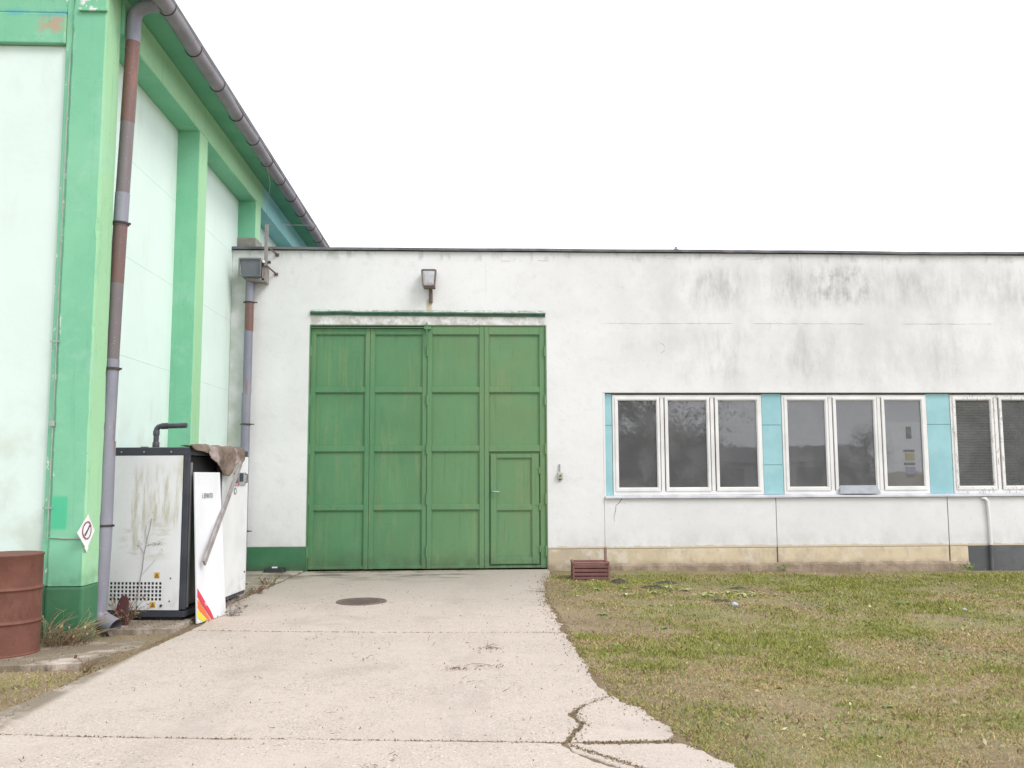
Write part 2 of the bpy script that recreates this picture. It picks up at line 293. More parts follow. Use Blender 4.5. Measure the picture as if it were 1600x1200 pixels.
MT = dict(
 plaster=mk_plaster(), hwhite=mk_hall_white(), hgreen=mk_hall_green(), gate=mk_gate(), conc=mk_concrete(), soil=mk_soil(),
 beige=mk_beige(), footing=simple('footing_concrete', (.34, .265, .195), (.22, .17, .12), 5, .95, bump=.7, bscale=28, bdist=.02),
 dgreen=mk_darkgreen(), slate=simple('plinth_grey_paint', (.095, .10, .105), (.13, .135, .135), 3, .85, bump=.4),
 teal=simple('teal_infill_panel', (.27, .50, .545), (.33, .57, .61), 2.4, .6, bump=.15),
 tealbeam=simple('teal_beam_paint', (.25, .56, .57), (.30, .60, .60), 2, .75),
 wwhite=mk_window_white('window_white_paint', -.02), wpeel=mk_window_white('window_peeling_paint', .085), glass=mk_glass(),
 sill=simple('sill_zinc', (.62, .63, .66), (.50, .51, .55), 4, .5, .3), flash=simple('roof_edge_felt', (.10, .10, .115), (.16, .155, .165), 5, .8),
 zinc=mk_pipe('zinc_pipe', (.215, .215, .265), (.28, .28, .33), .0, metal=.2), rpipe=mk_pipe('oxide_red_pipe', (.185, .085, .068), (.16, .10, .095), .05, metal=.1),
 vpipe=mk_pipe('faded_violet_pipe', (.15, .125, .135), (.19, .16, .17), .03, metal=.1),
 gutter=mk_pipe('gutter_zinc', (.21, .195, .225), (.275, .255, .29), .02, metal=.15),
 strap=simple('iron_strap', (.05, .04, .045), (.08, .06, .055), 8, .7, .3), iron=mk_rust('rusty_iron', (.14, .11, .10), (.22, .15, .12), (.09, .07, .065)),
 barrel=mk_rust('barrel_rust', (.145, .055, .038), (.19, .08, .054), (.085, .038, .028)), irongrey=mk_rust('grey_iron', (.26, .235, .225), (.33, .30, .29), (.20, .15, .125)), dzinc=mk_pipe('dull_zinc', (.17, .175, .20), (.22, .225, .25), .04), sheet=simple('grey_sheet', (.21, .225, .25), (.26, .275, .30), 6, .5, .2), soffit=simple('soffit_green_shaded', (.13, .40, .25), (.16, .44, .28), 2, .85),  # soffit: green darkened to paint in the shade under the eave
 cab=mk_cabinet(), dark=simple('cabinet_frame_blue_black', (.035, .038, .052), (.05, .053, .066), 4, .5, bump=.05),
 black=simple('black_plastic', (.018, .018, .02), (.03, .03, .033), 6, .5, bump=.05), lining=simple('grey_lining', (.16, .16, .155), (.21, .21, .20), 3, .8),
 ppipe=simple('dark_grey_pvc', (.055, .055, .068), (.085, .085, .10), 6, .45, bump=.05),
 panel=simple('loose_panel_white', (.77, .775, .80), (.71, .715, .745), 2, .4, bump=.05, bscale=6),
 red=simple('stripe_red', (.62, .045, .07), (.56, .05, .07), 4, .5, bump=0), orange=simple('stripe_orange', (.80, .17, .035), (.74, .16, .04), 4, .5, bump=0),
 yellow=simple('stripe_yellow', (.76, .62, .04), (.70, .58, .05), 4, .5, bump=0), warn=simple('warning_yellow', (.74, .43, .06), (.66, .40, .08), 9, .6, bump=0),
 white=simple('white_print', (.78, .78, .78), (.74, .74, .74), 5, .6, bump=0), ink=simple('black_ink', (.03, .03, .035), (.04, .04, .045), 5, .6, bump=0),
 greyink=simple('grey_ink', (.16, .16, .20), (.20, .20, .24), 5, .6, bump=0),
 lcd=simple('display_glass', (.03, .035, .07), (.045, .05, .09), 5, .2, bump=0), bezel=simple('bezel_grey', (.42, .40, .40), (.35, .33, .33), 8, .5),
 wood=simple('weathered_wood', (.23, .205, .20), (.36, .33, .32), 1, .85, bump=.4, bscale=40, lo=.3, hi=.7, stretch=(30, 8, 8)),
 rag=simple('brown_rag', (.115, .085, .063), (.20, .15, .12), 5, .95, bump=.5, bscale=80, bdist=.01), ragp=simple('faded_rag', (.33, .265, .25), (.25, .195, .18), 7, .95, bump=.4),
 crate=simple('crate_red_plastic', (.225, .095, .085), (.18, .08, .07), 5, .65, bump=.1), manhole=mk_rust('manhole_iron', (.13, .10, .085), (.17, .13, .11), (.09, .07, .06)),
 lampglass=None, alu=simple('lamp_aluminium', (.30, .28, .28), (.38, .36, .36), 8, .45, .5), signred=simple('sign_maroon', (.30, .06, .10), (.26, .06, .09), 5, .6, bump=0),
 redplate=simple('dark_red_plate', (.085, .016, .022), (.06, .018, .02), 6, .6), cable=simple('grey_cable', (.36, .40, .38), (.28, .31, .30), 8, .7, bump=0),
 wire=simple('thin_wire', (.22, .22, .23), (.27, .27, .28), 4, .6, bump=0), dkgreen=simple('lintel_rail_green', (.042, .125, .075), (.07, .16, .095), 9, .6, bump=.4, bscale=35),
 roof=simple('roof_felt', (.12, .12, .125), (.17, .17, .17), 3, .9), room=simple('room_wall', (.34, .34, .345), (.29, .29, .295), 2, .9), floor=simple('room_floor', (.16, .14, .12), (.2, .18, .15), 2, .8),
 blind=simple('blind_slat', (.50, .50, .41), (.56, .56, .47), 3, .6, bump=0), steel=simple('bare_steel', (.6, .6, .6), (.5, .5, .5), 5, .3, .8, bump=0),
 pvc=simple('white_pvc', (.76, .76, .76), (.70, .70, .69), 5, .5, bump=.05), switch=simple('switch_bakelite', (.46, .45, .38), (.40, .39, .33), 8, .6),
 grass=mk_attr('grass_blades'), leaf=mk_attr('leaf_colours', .7), bark=simple('bark', (.10, .075, .055), (.15, .115, .085), 8, .95, bump=.5), mound=simple('dark_soil', (.045, .035, .028), (.08, .062, .047), 12, .95, bump=.8, bscale=60, bdist=.02),
 paper=simple('litter_paper', (.50, .52, .56), (.40, .42, .45), 25, .7), posterye=simple('poster_yellow', (.21, .195, .125), (.19, .175, .115), 5, .7, bump=0), postergr=simple('poster_grey', (.085, .09, .085), (.13, .135, .13), 20, .7, bump=0), postervi=simple('poster_violet', (.155, .15, .20), (.175, .17, .22), 9, .7, bump=0),
 shed=simple('shed_white', (.55, .55, .55), (.48, .48, .48), 3, .9),
)
lg = Mat('lamp_lens', .12, 0, .7); lg.col(lg.mix(lg.ss(lg.noise(9, 3), .35, .65), (.36, .36, .38), (.47, .46, .47))); MT['lampglass'] = lg.m

# ------------------------------------------------------------------ mesh helpers
class MB:
    def __init__(s): s.v = []; s.f = []
    def add(s, vs, fs):
        b = len(s.v); s.v += [tuple(v) for v in vs]; s.f += [tuple(b+i for i in f) for f in fs]; return s
    def box(s, x0, x1, y0, y1, z0, z1):
        return s.add([(x0, y0, z0), (x1, y0, z0), (x1, y1, z0), (x0, y1, z0), (x0, y0, z1), (x1, y0, z1), (x1, y1, z1), (x0, y1, z1)],
                     [(3, 2, 1, 0), (4, 5, 6, 7), (0, 1, 5, 4), (1, 2, 6, 5), (2, 3, 7, 6), (3, 0, 4, 7)])
    def tube(s, pts, r, n=12, cap=True):
        pts = [Vector(p) for p in pts]; rr = r if isinstance(r, (list, tuple)) else [r]*len(pts)
        rings = []; t0 = (pts[1]-pts[0]).normalized(); ref = Vector((0, 0, 1)) if abs(t0.z) < .9 else Vector((1, 0, 0))
        a = t0.cross(ref).normalized()
        for i, p in enumerate(pts):
            t = (pts[min(i+1, len(pts)-1)]-pts[max(i-1, 0)]).normalized()
            a = (a-t*a.dot(t)).normalized(); b = t.cross(a)
            rings.append([p+(a*math.cos(2*math.pi*k/n)+b*math.sin(2*math.pi*k/n))*rr[i] for k in range(n)])
        vs = [v for q in rings for v in q]; fs = []
        for i in range(len(pts)-1):
            for k in range(n): fs.append((i*n+k, i*n+(k+1) % n, (i+1)*n+(k+1) % n, (i+1)*n+k))
        if cap: fs += [tuple(range(n-1, -1, -1)), tuple((len(pts)-1)*n+k for k in range(n))]
        return s.add(vs, fs)
    def lathe(s, prof, c=(0, 0, 0), n=32):     # prof (r,z), axis z
        vs = []; fs = []
        for r, z in prof:
            for k in range(n): vs.append((c[0]+r*math.cos(2*math.pi*k/n), c[1]+r*math.sin(2*math.pi*k/n), c[2]+z))
        for i in range(len(prof)-1):
            for k in range(n): fs.append((i*n+k, i*n+(k+1) % n, (i+1)*n+(k+1) % n, (i+1)*n+k))
        fs.append(tuple(range(n-1, -1, -1))); fs.append(tuple((len(prof)-1)*n+k for k in range(n)))
        return s.add(vs, fs)
    def hexa(s, p):                             # 8 corners in box order
        return s.add(p, [(3, 2, 1, 0), (4, 5, 6, 7), (0, 1, 5, 4), (1, 2, 6, 5), (2, 3, 7, 6), (3, 0, 4, 7)])
    def prism(s, poly, f, d0, d1):              # poly 2d, f(u,v,d)->xyz
        n = len(poly); vs = [f(u, v, d0) for u, v in poly]+[f(u, v, d1) for u, v in poly]
        return s.add(vs, [tuple(range(n-1, -1, -1)), tuple(range(n, 2*n))]+[(i, (i+1) % n, n+(i+1) % n, n+i) for i in range(n)])
    def mesh(s, name):
        m = bpy.data.meshes.new(name); m.from_pydata(s.v, [], s.f); 
        bm = bmesh.new(); bm.from_mesh(m); bmesh.ops.recalc_face_normals(bm, faces=bm.faces); bm.to_mesh(m); bm.free()
        return m

ROOT = {}
def tag(o, label, cat, group=None, kind=None):
    if label: o['label'] = label
    if cat: o['category'] = cat
    if group: o['group'] = group
    if kind: o['kind'] = kind
    return o
def empty(name, loc, rz=0, label=None, cat=None, group=None):
    o = bpy.data.objects.new(name, None); C.objects.link(o); o.location = loc; o.rotation_euler = (0, 0, rz); o.empty_display_size = .2
    ROOT[o.name] = Matrix.Translation(loc) @ Matrix.Rotation(rz, 4, 'Z'); return tag(o, label, cat, group)
def obj(name, mb, mat, parent=None, smooth=False, bevel=0, local=False, seg=2):
    me = mb if isinstance(mb, bpy.types.Mesh) else mb.mesh(name)
    if mat and not me.materials: me.materials.append(MT[mat] if isinstance(mat, str) else mat)
    o = bpy.data.objects.new(name, me); C.objects.link(o)
    if smooth:
        me.polygons.foreach_set('use_smooth', [True]*len(me.polygons))
        try:
            me.set_sharp_from_angle(angle=math.radians(40))
        except Exception: pass
    if bevel:
        b = o.modifiers.new('bevel', 'BEVEL'); b.width = bevel; b.segments = seg; b.limit_method = 'ANGLE'; b.angle_limit = .6
    if parent:
        o.parent = parent
        if parent.name in ROOT and not local: o.matrix_parent_inverse = ROOT[parent.name].inverted()
    return o
def B(*a): return MB().box(*a)
def arc(c, r, a0, a1, n, f): return [f(c[0]+r*math.cos(a0+(a1-a0)*i/n), c[1]+r*math.sin(a0+(a1-a0)*i/n)) for i in range(n+1)]
def nz3(x, y, z=0, s=1): return mnoise.noise(Vector((x*s, y*s, z*s)))

def rough_bar(x0, x1, y0, y1, z0, z1, axis='z', ch=.016, amp=.003, step=.07, seed=0.):
    m = MB(); a0, a1 = (z0, z1) if axis == 'z' else (y0, y1); n = max(2, int((a1-a0)/step)); p0, p1 = x0, x1; q0, q1 = (y0, y1) if axis == 'z' else (z0, z1)
    for i in range(n+1):
        a = a0+(a1-a0)*i/n
        for ci, (p, q, sp, sq) in enumerate(((p0, q0, 1, 1), (p1, q0, -1, 1), (p1, q1, -1, -1), (p0, q1, 1, -1))):
            c = ch*(.55+.5*abs(nz3(a, ci*7, seed, 2.5))); k = nz3(a, ci*13, seed+4, 5.5); c += max(0, k-.40)*ch*2.5
            dp_, dq_ = amp*nz3(a, ci*3+.5, seed+1, 1.7), amp*nz3(a, ci*5+.5, seed+2, 1.7); j = amp*.5*nz3(a, ci, seed, 16)
            pa, pb = (p+dp_, q+sq*c+dq_+j), (p+sp*c+dp_+j, q+dq_)
            for u, v in ((pa, pb) if ci in (0, 2) else (pb, pa)): m.v.append((u, v, a) if axis == 'z' else (u, a, v))
    for i in range(n):
        for k in range(8): m.f.append((i*8+k, i*8+(k+1) % 8, (i+1)*8+(k+1) % 8, (i+1)*8+k))
    m.f += [tuple(range(8)), tuple(n*8+k for k in range(8))]; return m

# ------------------------------------------------------------------ ground and drive
def gh(x, y):
    if abs(x) > 60 or abs(y) > 60: return -.08
    h = -.022+.012*nz3(x, y, 3.3, .8)+.006*nz3(x, y, 1.3, 3)
    if x > 1.3: h -= min(.07, .011*(x-1.3))
    if -3.2 < x < 1.0: h = -.010+.004*nz3(x, y, 5, 9)
    if x < -3.0 and y < 8.2: h = -.035+.03*nz3(x, y, 3.3, 1.2)-.02
    return h
xs = [-400, -120, -50, -25]+list(np.linspace(-14, 16, 150))+[28, 60, 140, 400]
ys = [-400, -120, -50, -25]+list(np.linspace(-12, 16, 140))+[30, 60, 140, 400]
g = MB(); nx = len(xs)
g.v = [(x, y, gh(x, y)) for y in ys for x in xs]
g.f = [(j*nx+i, j*nx+i+1, (j+1)*nx+i+1, (j+1)*nx+i) for j in range(len(ys)-1) for i in range(nx-1)]
tag(obj('ground', g, 'soil', smooth=True), 'brown soil and thin turf of the yard', 'ground', kind='structure')

def ragged(poly, amp, step=.035, seed=0):
    out = []
    for i, (p, q, *_) in enumerate([(poly[k], poly[(k+1) % len(poly)]) for k in range(len(poly))]):
        a = p[2] if len(p) > 2 else amp
        p2, q2 = Vector(p[:2]), Vector(q[:2]); d = q2-p2; L = d.length; n = max(1, int(L/step)); nr = Vector((d.y, -d.x))/L
        for k in range(n):
            w = p2+d*k/n
            j = (nz3(w.x, w.y, seed, 4)*1.2+nz3(w.x, w.y, seed+9, 14)*.7+nz3(w.x, w.y, seed+5, 38)*.45)*a
            out.append(w+nr*j)
    return out
def slab(name, poly, amp, parent, top=0.0, thick=.13, mat='conc', seed=0, cham=.006):
    p = ragged(poly, amp, seed=seed); n = len(p)
    if sum(p[i].x*p[(i+1) % n].y-p[(i+1) % n].x*p[i].y for i in range(n)) < 0: p.reverse()
    ins = []
    for i in range(n):
        t = (p[(i+1) % n]-p[i-1]); t.normalize(); nr = Vector((-t.y, t.x)); ins.append(p[i]+nr*cham*(.6+.8*random.random()))
    vs = [(v.x, v.y, top) for v in ins]+[(v.x, v.y, top-cham*.9) for v in p]+[(v.x, v.y, top-thick) for v in p]
    fs = [tuple(range(n))]+[(i+n, (i+1) % n+n, (i+1) % n, i) for i in range(n)]+[(i+2*n, (i+1) % n+2*n, (i+1) % n+n, i+n) for i in range(n)]
    m = MB(); m.v = vs; m.f = fs
    return obj(name, m, mat, parent)
drive = empty('driveway', (-.9, 8, 0)); tag(drive, 'pale cracked concrete driveway leading to the green gate', 'driveway', kind='structure')
slabs = [
 ([(-2.95, 11.24, .03), (.90, 11.12, .05), (1.0, 12.3, .05), (1.05, 13.0, .05), (1.24, 14.2, .02), (1.25, 14.72, .004), (-2.70, 14.72, .02), (-2.80, 13.2, .03)], .006),
 ([(-2.86, 9.40, .008), (-1.66, 9.235, .008), (-.62, 9.125, .008), (.91, 9.025, .045), (.94, 10.34, .05), (.89, 11.105, .006), (-2.95, 11.225, .02)], .008),
 ([(-3.30, 5.845, .010), (-1.9, 5.665, .010), (-.99, 5.585, .010), (-.37, 5.525, .010), (.57, 5.43, .03), (.63, 5.60, .03), (.70, 5.80, .03), (.66, 6.02, .03), (.71, 6.2, .03), (.86, 6.37, .03), (1.0, 6.50, .045), (.95, 6.9, .05), (.94, 7.72, .05), (.95, 8.6, .05), (.90, 9.005, .008), (.15, 9.065, .008), (-.62, 9.108, .008), (-1.66, 9.218, .008), (-2.87, 9.382, .02), (-3.0, 8.1, .025), (-3.16, 6.5, .025)], .01),
 ([(.59, 5.428, .02), (1.20, 5.425, .03), (1.24, 5.7, .045), (1.005, 6.475, .02), (.87, 6.35, .02), (.728, 6.185, .03), (.685, 6.02, .03), (.715, 5.8, .03), (.64, 5.597, .02)], .02),
 ([(-3.6, 2.0, .01), (1.55, 1.8, .02), (1.30, 4.2, .03), (.96, 4.80, .03), (.72, 5.03, .03), (.58, 5.22, .03), (.53, 5.402, .012), (-.37, 5.502, .010), (-.99, 5.562, .010), (-1.9, 5.645, .010), (-3.31, 5.825, .02), (-3.45, 4.2, .02)], .01),
 ([(.565, 5.40, .02), (.60, 5.23, .02), (.74, 5.04, .02), (.975, 4.81, .03), (1.40, 4.25, .03), (1.62, 2.0, .04), (2.1, 2.0, .05), (1.75, 4.3, .05), (1.47, 4.91, .05), (1.33, 5.22, .05), (1.24, 5.345, .03)], .02),
 ([(-3.3, -1.8, .01), (2.2, -2.0, .03), (2.1, 1.75, .03), (-3.24, 1.95, .03)], .01),
 ([(-3.4, -5.6, .01), (2.3, -5.8, .03), (2.2, -2.06, .03), (-3.3, -1.86, .03)], .01)]
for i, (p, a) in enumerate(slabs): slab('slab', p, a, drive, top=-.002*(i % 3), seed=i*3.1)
pad = empty('concrete_pad', (-3.5, 10.5, 0)); tag(pad, 'low concrete pad under the white cabinet beside the green hall', 'pad', kind='structure')
slab('slab', [(-4.0, 9.22, .02), (-3.02, 9.30, .03), (-2.97, 10.4, .03), (-2.98, 12.0, .05), (-4.0, 12.2, .01)], .02, pad, top=.035, seed=31)
slab('slab', [(-4.0, 12.25, .04), (-3.05, 12.1, .05), (-2.86, 13.3, .06), (-2.76, 14.72, .01), (-4.0, 14.72, .01)], .02, pad, top=.012, seed=37)
slab('slab', [(-6.6, 7.78, .05), (-4.0, 7.80, .06), (-3.32, 7.86, .08), (-3.10, 8.6, .05), (-3.10, 8.98, .03), (-3.65, 8.78, .03), (-6.6, 8.72, .02)], .04, pad, top=.0, seed=41)

# ------------------------------------------------------------------ green hall
HX, HW, HY = -3.72, -4.02, 8.85
hall = empty('green_hall', (-9.5, 8.85, 0), 0, 'tall green and white hall with downpipe and gutter at the left', 'building')
py_list = [11.9, 15.05, 18.2, 21.35, 24.5, 27.65]
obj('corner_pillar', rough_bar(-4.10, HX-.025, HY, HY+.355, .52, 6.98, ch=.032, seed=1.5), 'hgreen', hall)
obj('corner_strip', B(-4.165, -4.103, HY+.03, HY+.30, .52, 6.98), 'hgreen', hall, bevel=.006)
obj('plinth', B(-4.108, HX-.021, HY-.004, HY+.36, -.2, .518), 'dgreen', hall, bevel=.03, seg=3)
obj('plinth', B(-4.172, -4.111, HY+.026, HY+.30, -.2, .518), 'dgreen', hall)
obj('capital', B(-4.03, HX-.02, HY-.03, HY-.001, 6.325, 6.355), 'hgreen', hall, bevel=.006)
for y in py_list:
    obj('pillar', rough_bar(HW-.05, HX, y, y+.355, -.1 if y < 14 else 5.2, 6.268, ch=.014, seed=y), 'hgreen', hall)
obj('pillar_foot', B(HW-.02, HX+.025, 15.02, 15.44, 5.3, 5.62), simple('foot_grey', (.28, .27, .24), (.20, .19, .17), 6, .9), hall, bevel=.02)
# eave beam segments with joints
segs = [(HY+.36, 12.075), (12.081, 15.55), (15.556, 18.4), (18.406, 21.5), (21.506, 24.7), (24.706, 30)]
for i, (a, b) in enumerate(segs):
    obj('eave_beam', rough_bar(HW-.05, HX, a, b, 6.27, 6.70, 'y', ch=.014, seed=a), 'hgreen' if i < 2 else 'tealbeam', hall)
obj('soffit', B(HW-.05, -3.36, HY-.1, 30, 6.705, 6.76), 'soffit', hall)
# side panels between pillars: courses with fine joints
bays = [(HY+.357, 11.898), (12.257, 15.048), (15.407, 18.198), (18.557, 21.348), (21.707, 24.498), (24.857, 27.6)]
zj = [-.1, .55, 1.78, 2.95, 4.11, 5.27, 6.268]
for bi, (a, b) in enumerate(bays):
    for k in range(len(zj)-1):
        if bi > 1 and k < 4: continue
        obj('wall_panel', B(HW-.16, HW, a, b, zj[k]+.0013, zj[k+1]-.0013), 'hwhite' if k else 'dgreen', hall)
obj('back_wall', B(HW-.22, HW-.165, HY+.3, 30, -.1, 6.7), 'lining', hall)
# gable end towards the camera
fx = [-4.17, -7.2, -10.3, -13.4, -16.0]
for i in range(4):
    obj('wall_panel', B(fx[i+1]+.003, fx[i]-.003, HY+.075, HY+.24, .553, 5.985), 'hwhite', hall)
    obj('plinth', B(fx[i+1]+.003, fx[i]-.003, HY+.07, HY+.24, -.2, .55), 'dgreen', hall)
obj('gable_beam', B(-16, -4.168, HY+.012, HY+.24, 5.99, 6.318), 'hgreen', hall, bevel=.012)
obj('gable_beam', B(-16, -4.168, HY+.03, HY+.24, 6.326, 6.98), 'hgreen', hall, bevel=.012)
rf = MB().prism([(-3.30, 6.765), (-3.30, 6.83), (-10, 7.65), (-16.6, 6.83), (-16.6, 6.765), (-10, 7.58)], lambda u, v, d: (u, d, v), HY-.15, 30)
obj('roof', rf, 'roof', hall)
# gutter: sections with a slight sag, hooks
gx, gz_ = -3.335, 6.665
gut = MB(); nseg = 44; yy = [HY-.05+(21.2)*i/nseg for i in range(nseg+1)]
def gc(y): return gx+.016*nz3(y, 2, 0, 1.1), gz_+.022*nz3(y, 5, 0, 1.0)
prof = [(-math.pi)*k/10 for k in range(11)]
for y in yy:
    cx, cz = gc(y)
    for r in (.093, .087):
        for a in prof: gut.v.append((cx+r*math.cos(a), y, cz+r*math.sin(a)*1.05))
for i in range(nseg):
    o0, o1 = i*22, (i+1)*22
    for k in range(10):
        gut.f += [(o0+k, o0+k+1, o1+k+1, o1+k), (o0+11+k, o1+11+k, o1+12+k, o0+12+k)]
    gut.f += [(o0, o1, o1+11, o0+11), (o0+10, o0+21, o1+21, o1+10)]
gut.f += [tuple(range(11))+tuple(range(21, 10, -1))]
gt = obj('gutter', gut, 'gutter', hall, smooth=True)
y = HY+.52
while y < 21:
    cx, cz = gc(y); h = MB()
    h.tube([(cx+.100*math.cos(a), y, cz+.103*math.sin(a)) for a in [math.pi*.08-(math.pi*1.1)*k/12 for k in range(13)]], .0055, 6)
    obj('gutter_hook', h, 'strap', gt); y += .93+.06*random.random()
# corner downpipe, sections of different age
dp = empty('downpipe', (-3.72, 9.25, 0)); dp.parent = hall; dp.matrix_parent_inverse = ROOT[hall.name].inverted(); 
def px_(z):
    return (-3.752+.023*max(0, z-2)+.004*math.sin(z*1.3)-.025*max(0, 1-z), 9.285, z)
def sect(z0, z1, mat, r=.074):
    obj('pipe_section', MB().tube([px_(z0+(z1-z0)*k/6) for k in range(7)], r, 20), mat, dp, smooth=True)
sect(.34, 1.93, 'zinc', .084); sect(1.90, 2.78, 'zinc', .075); sect(2.72, 3.6, 'vpipe', .071); sect(3.58, 4.25, 'rpipe', .0715); sect(4.20, 4.55, 'zinc', .074); sect(4.52, 5.35, 'vpipe', .0705); sect(5.33, 6.27, 'rpipe', .073)
top = [px_(6.22), px_(6.46), (-3.635, 9.28, 6.535), (-3.59, 9.27, 6.59), (-3.50, 9.26, 6.625), (-3.37, 9.25, 6.635)]
obj('swan_neck', MB().tube(top, .076, 20), 'zinc', dp, smooth=True)
shoe = [px_(.40), px_(.22), (-3.755, 9.28, .16), (-3.69, 9.26, .115), (-3.57, 9.22, .062)]
sh = MB().tube(shoe, [.084, .085, .087, .088, .089], 20, cap=False); obj('shoe', sh, 'zinc', dp, smooth=True)
for z in (4.22, 2.68, 1.07):
    p = px_(z); b = MB(); b.lathe([(.079, -.012), (.088, -.012), (.088, .012), (.079, .012)], p, 20); b.box(p[0]-.14, p[0]-.085, p[1]-.012, p[1]+.012, z-.008, z+.008); b.box(p[0]+.083, p[0]+.105, p[1]-.01, p[1]+.01, z-.01, z+.01)
    obj('clamp', b, 'strap', dp)
# down lead on the corner pillar
dl = [(-4.101, HY-.008, 5.9), (-4.106, HY-.008, 4.2), (-4.10, HY-.008, 2.6), (-4.103, HY-.008, .985), (-3.95, HY-.008, .975), (-3.73, HY-.010, .97)]
ld = obj('earthing_lead', MB().tube(dl, .006, 6), 'cable', hall); obj('lead_clamp', B(-4.125, -4.08, HY-.035, HY-.001, 2.06, 2.11), 'bezel', ld, bevel=.005)
for z in (2.9, 1.27): obj('lead_clip', B(-4.16, -4.07, HY-.014, HY-.002, z-.008, z+.008), 'cable', ld)

# ------------------------------------------------------------------ white annex
D = 14.75
annex = empty('white_annex', (2.5, 14.75, 0), 0, 'low white workshop building with green gate and ribbon windows', 'building')
def wall_cells(xs, zs, holes, y0, y1):
    m = MB(); idx = {}
    def vid(x, z, y):
        k = (round(x, 4), round(z, 4), y)
        if k not in idx: idx[k] = len(m.v); m.v.append((x, y, z))
        return idx[k]
    def solid(i, j): return 0 <= i < len(xs)-1 and 0 <= j < len(zs)-1 and (i, j) not in holes
    for i in range(len(xs)-1):
        for j in range(len(zs)-1):
            if not solid(i, j): continue
            q = [(xs[i], zs[j]), (xs[i+1], zs[j]), (xs[i+1], zs[j+1]), (xs[i], zs[j+1])]
            m.f.append(tuple(vid(x, z, y0) for x, z in q)); m.f.append(tuple(vid(x, z, y1) for x, z in reversed(q)))
            for (di, dj, a, b) in ((-1, 0, 3, 0), (1, 0, 1, 2), (0, -1, 0, 1), (0, 1, 2, 3)):
                if not solid(i+di, j+dj): m.f.append((vid(*q[a], y0), vid(*q[b], y0), vid(*q[b], y1), vid(*q[a], y1)))
    return m
G0, G1, GZ = -2.705, 1.255, 4.06
obj('wall', wall_cells([HW, G0, G1, 2.205, 14.2], [.322, .39, 1.15, 2.915, GZ, 5.33], {(1, 0), (1, 1), (1, 2), (1, 3), (0, 0), (3, 0), (3, 1), (3, 2)}, D, D+.3), 'plaster', annex, bevel=.012)
vx = [2.213, 5.105, 8.055, 11.2, 14.2]
for i in range(4):
    obj('wall_panel', B(vx[i]+(-.005 if i == 0 else .004), vx[i+1]-.004, D+.001*(i % 2), D+.3, .322, 1.147), 'plaster', annex, bevel=.006)
def wall_crack(p0, p1, r, seed, keep=.5):
    x = 0
    while x < 1:
        L_ = random.uniform(.03, .12); q = []
        for k in range(9):
            t = min(1, x+L_*k/8); w = Vector(p0).lerp(Vector(p1), t); o_ = .007*nz3(w.x, w.z, seed, 6)+.004*nz3(w.x, w.z, seed, 25)
            q.append((w.x+(o_ if p0[0] == p1[0] else 0), D-.0002, w.z+(o_ if p0[0] != p1[0] else 0)))
        if random.random() < keep: obj('crack', MB().tube(q, [r*.3]+[r*random.uniform(.5, 1.2) for k in range(7)]+[r*.3], 5), 'footing', annex)
        x += L_
wall_crack((2.2, 0, 4.10), (9.0, 0, 4.11), .0026, 3, .85); wall_crack((9.0, 0, 4.11), (14, 0, 4.11), .0026, 3, .6); wall_crack((5.11, 0, 2.95), (5.11, 0, 5.3), .0016, 8, .35); wall_crack((.5, 0, 5.17), (1.45, 0, 5.18), .003, 5, .5); wall_crack((2.6, 0, 5.22), (5.0, 0, 5.23), .002, 5, .5)
obj('backing_wall', B(2.0, 14.2, D+.301, D+.33, -.1, 1.14), 'footing', annex)
obj('backing_wall', B(2.0, 14.2, D+.301, D+.33, 2.92, 5.3), 'footing', annex)
obj('plinth', B(HW, G0-.002, D-.006, D+.3, -.2, .388), 'dgreen', annex, bevel=.006)
obj('plinth', B(G1+.002, 2.20, D+.004, D+.3, -.2, .318), 'beige', annex, bevel=.008)
for a, b, mt in ((2.222, 5.095, 'beige'), (5.112, 8.045, 'beige'), (8.063, 8.378, 'beige'), (8.382, 14.2, 'slate')):
    obj('plinth', B(a, b, D+.004, D+.3, -.2, .318), mt, annex, bevel=.008)
# crumbling footing below the plinth
ft = MB(); n = 130
for i in range(n+1):
    x = 2.25+(8.36-2.25)*i/n; zt = .065+.018*nz3(x, 1, 2, 3)+.012*nz3(x, 3, 7, 12); yo = D-.045-.03*nz3(x, 6, 1, 2.5)-.012*nz3(x, 6, 4, 15)
    ft.v += [(x, D+.02, zt+.012), (x, yo+.02, zt), (x, yo, zt-.03), (x, yo-.03+.02*nz3(x, 9, 9, 6), -.25)]
for i in range(n):
    for k in range(3): ft.f.append((i*4+k, i*4+k+1, (i+1)*4+k+1, (i+1)*4+k))
obj('footing', ft, 'footing', annex)
# roof edge, roof, other walls and the room behind the windows
fl = MB(); n = 60
for i in range(n+1):
    x = HW+(14.2-HW)*i/n; dz = .012*nz3(x, 0, 5, .55)+.004*nz3(x, 1, 5, 3)
    fl.v += [(x, D+.35, 5.388+dz), (x, D-.05, 5.375+dz), (x, D-.055, 5.333+dz), (x, D-.035, 5.330+dz), (x, D+.02, 5.345+dz)]
for i in range(n):
    for k in range(4): fl.f.append((i*5+k, i*5+k+1, (i+1)*5+k+1, (i+1)*5+k))
obj('roof_edge', fl, 'flash', annex)
obj('roof', B(HW, 14.2, D+.1, 24, 5.20, 5.37), 'roof', annex)
obj('end_wall', B(14.2, 14.45, D, 24, -.2, 5.36), 'plaster', annex)
obj('rear_wall', B(HW, 14.2, 23.75, 24, -.2, 5.2), 'plaster', annex)
obj('room_partition', B(1.9, 2.0, D+.31, 23.7, -.2, 5.19), 'room', annex)
obj('room_back', B(2.0, 14.2, 18.6, 18.7, -.2, 5.19), 'room', annex)
obj('room_floor', B(2.0, 14.2, D+.34, 18.6, -.1, .0), 'floor', annex)
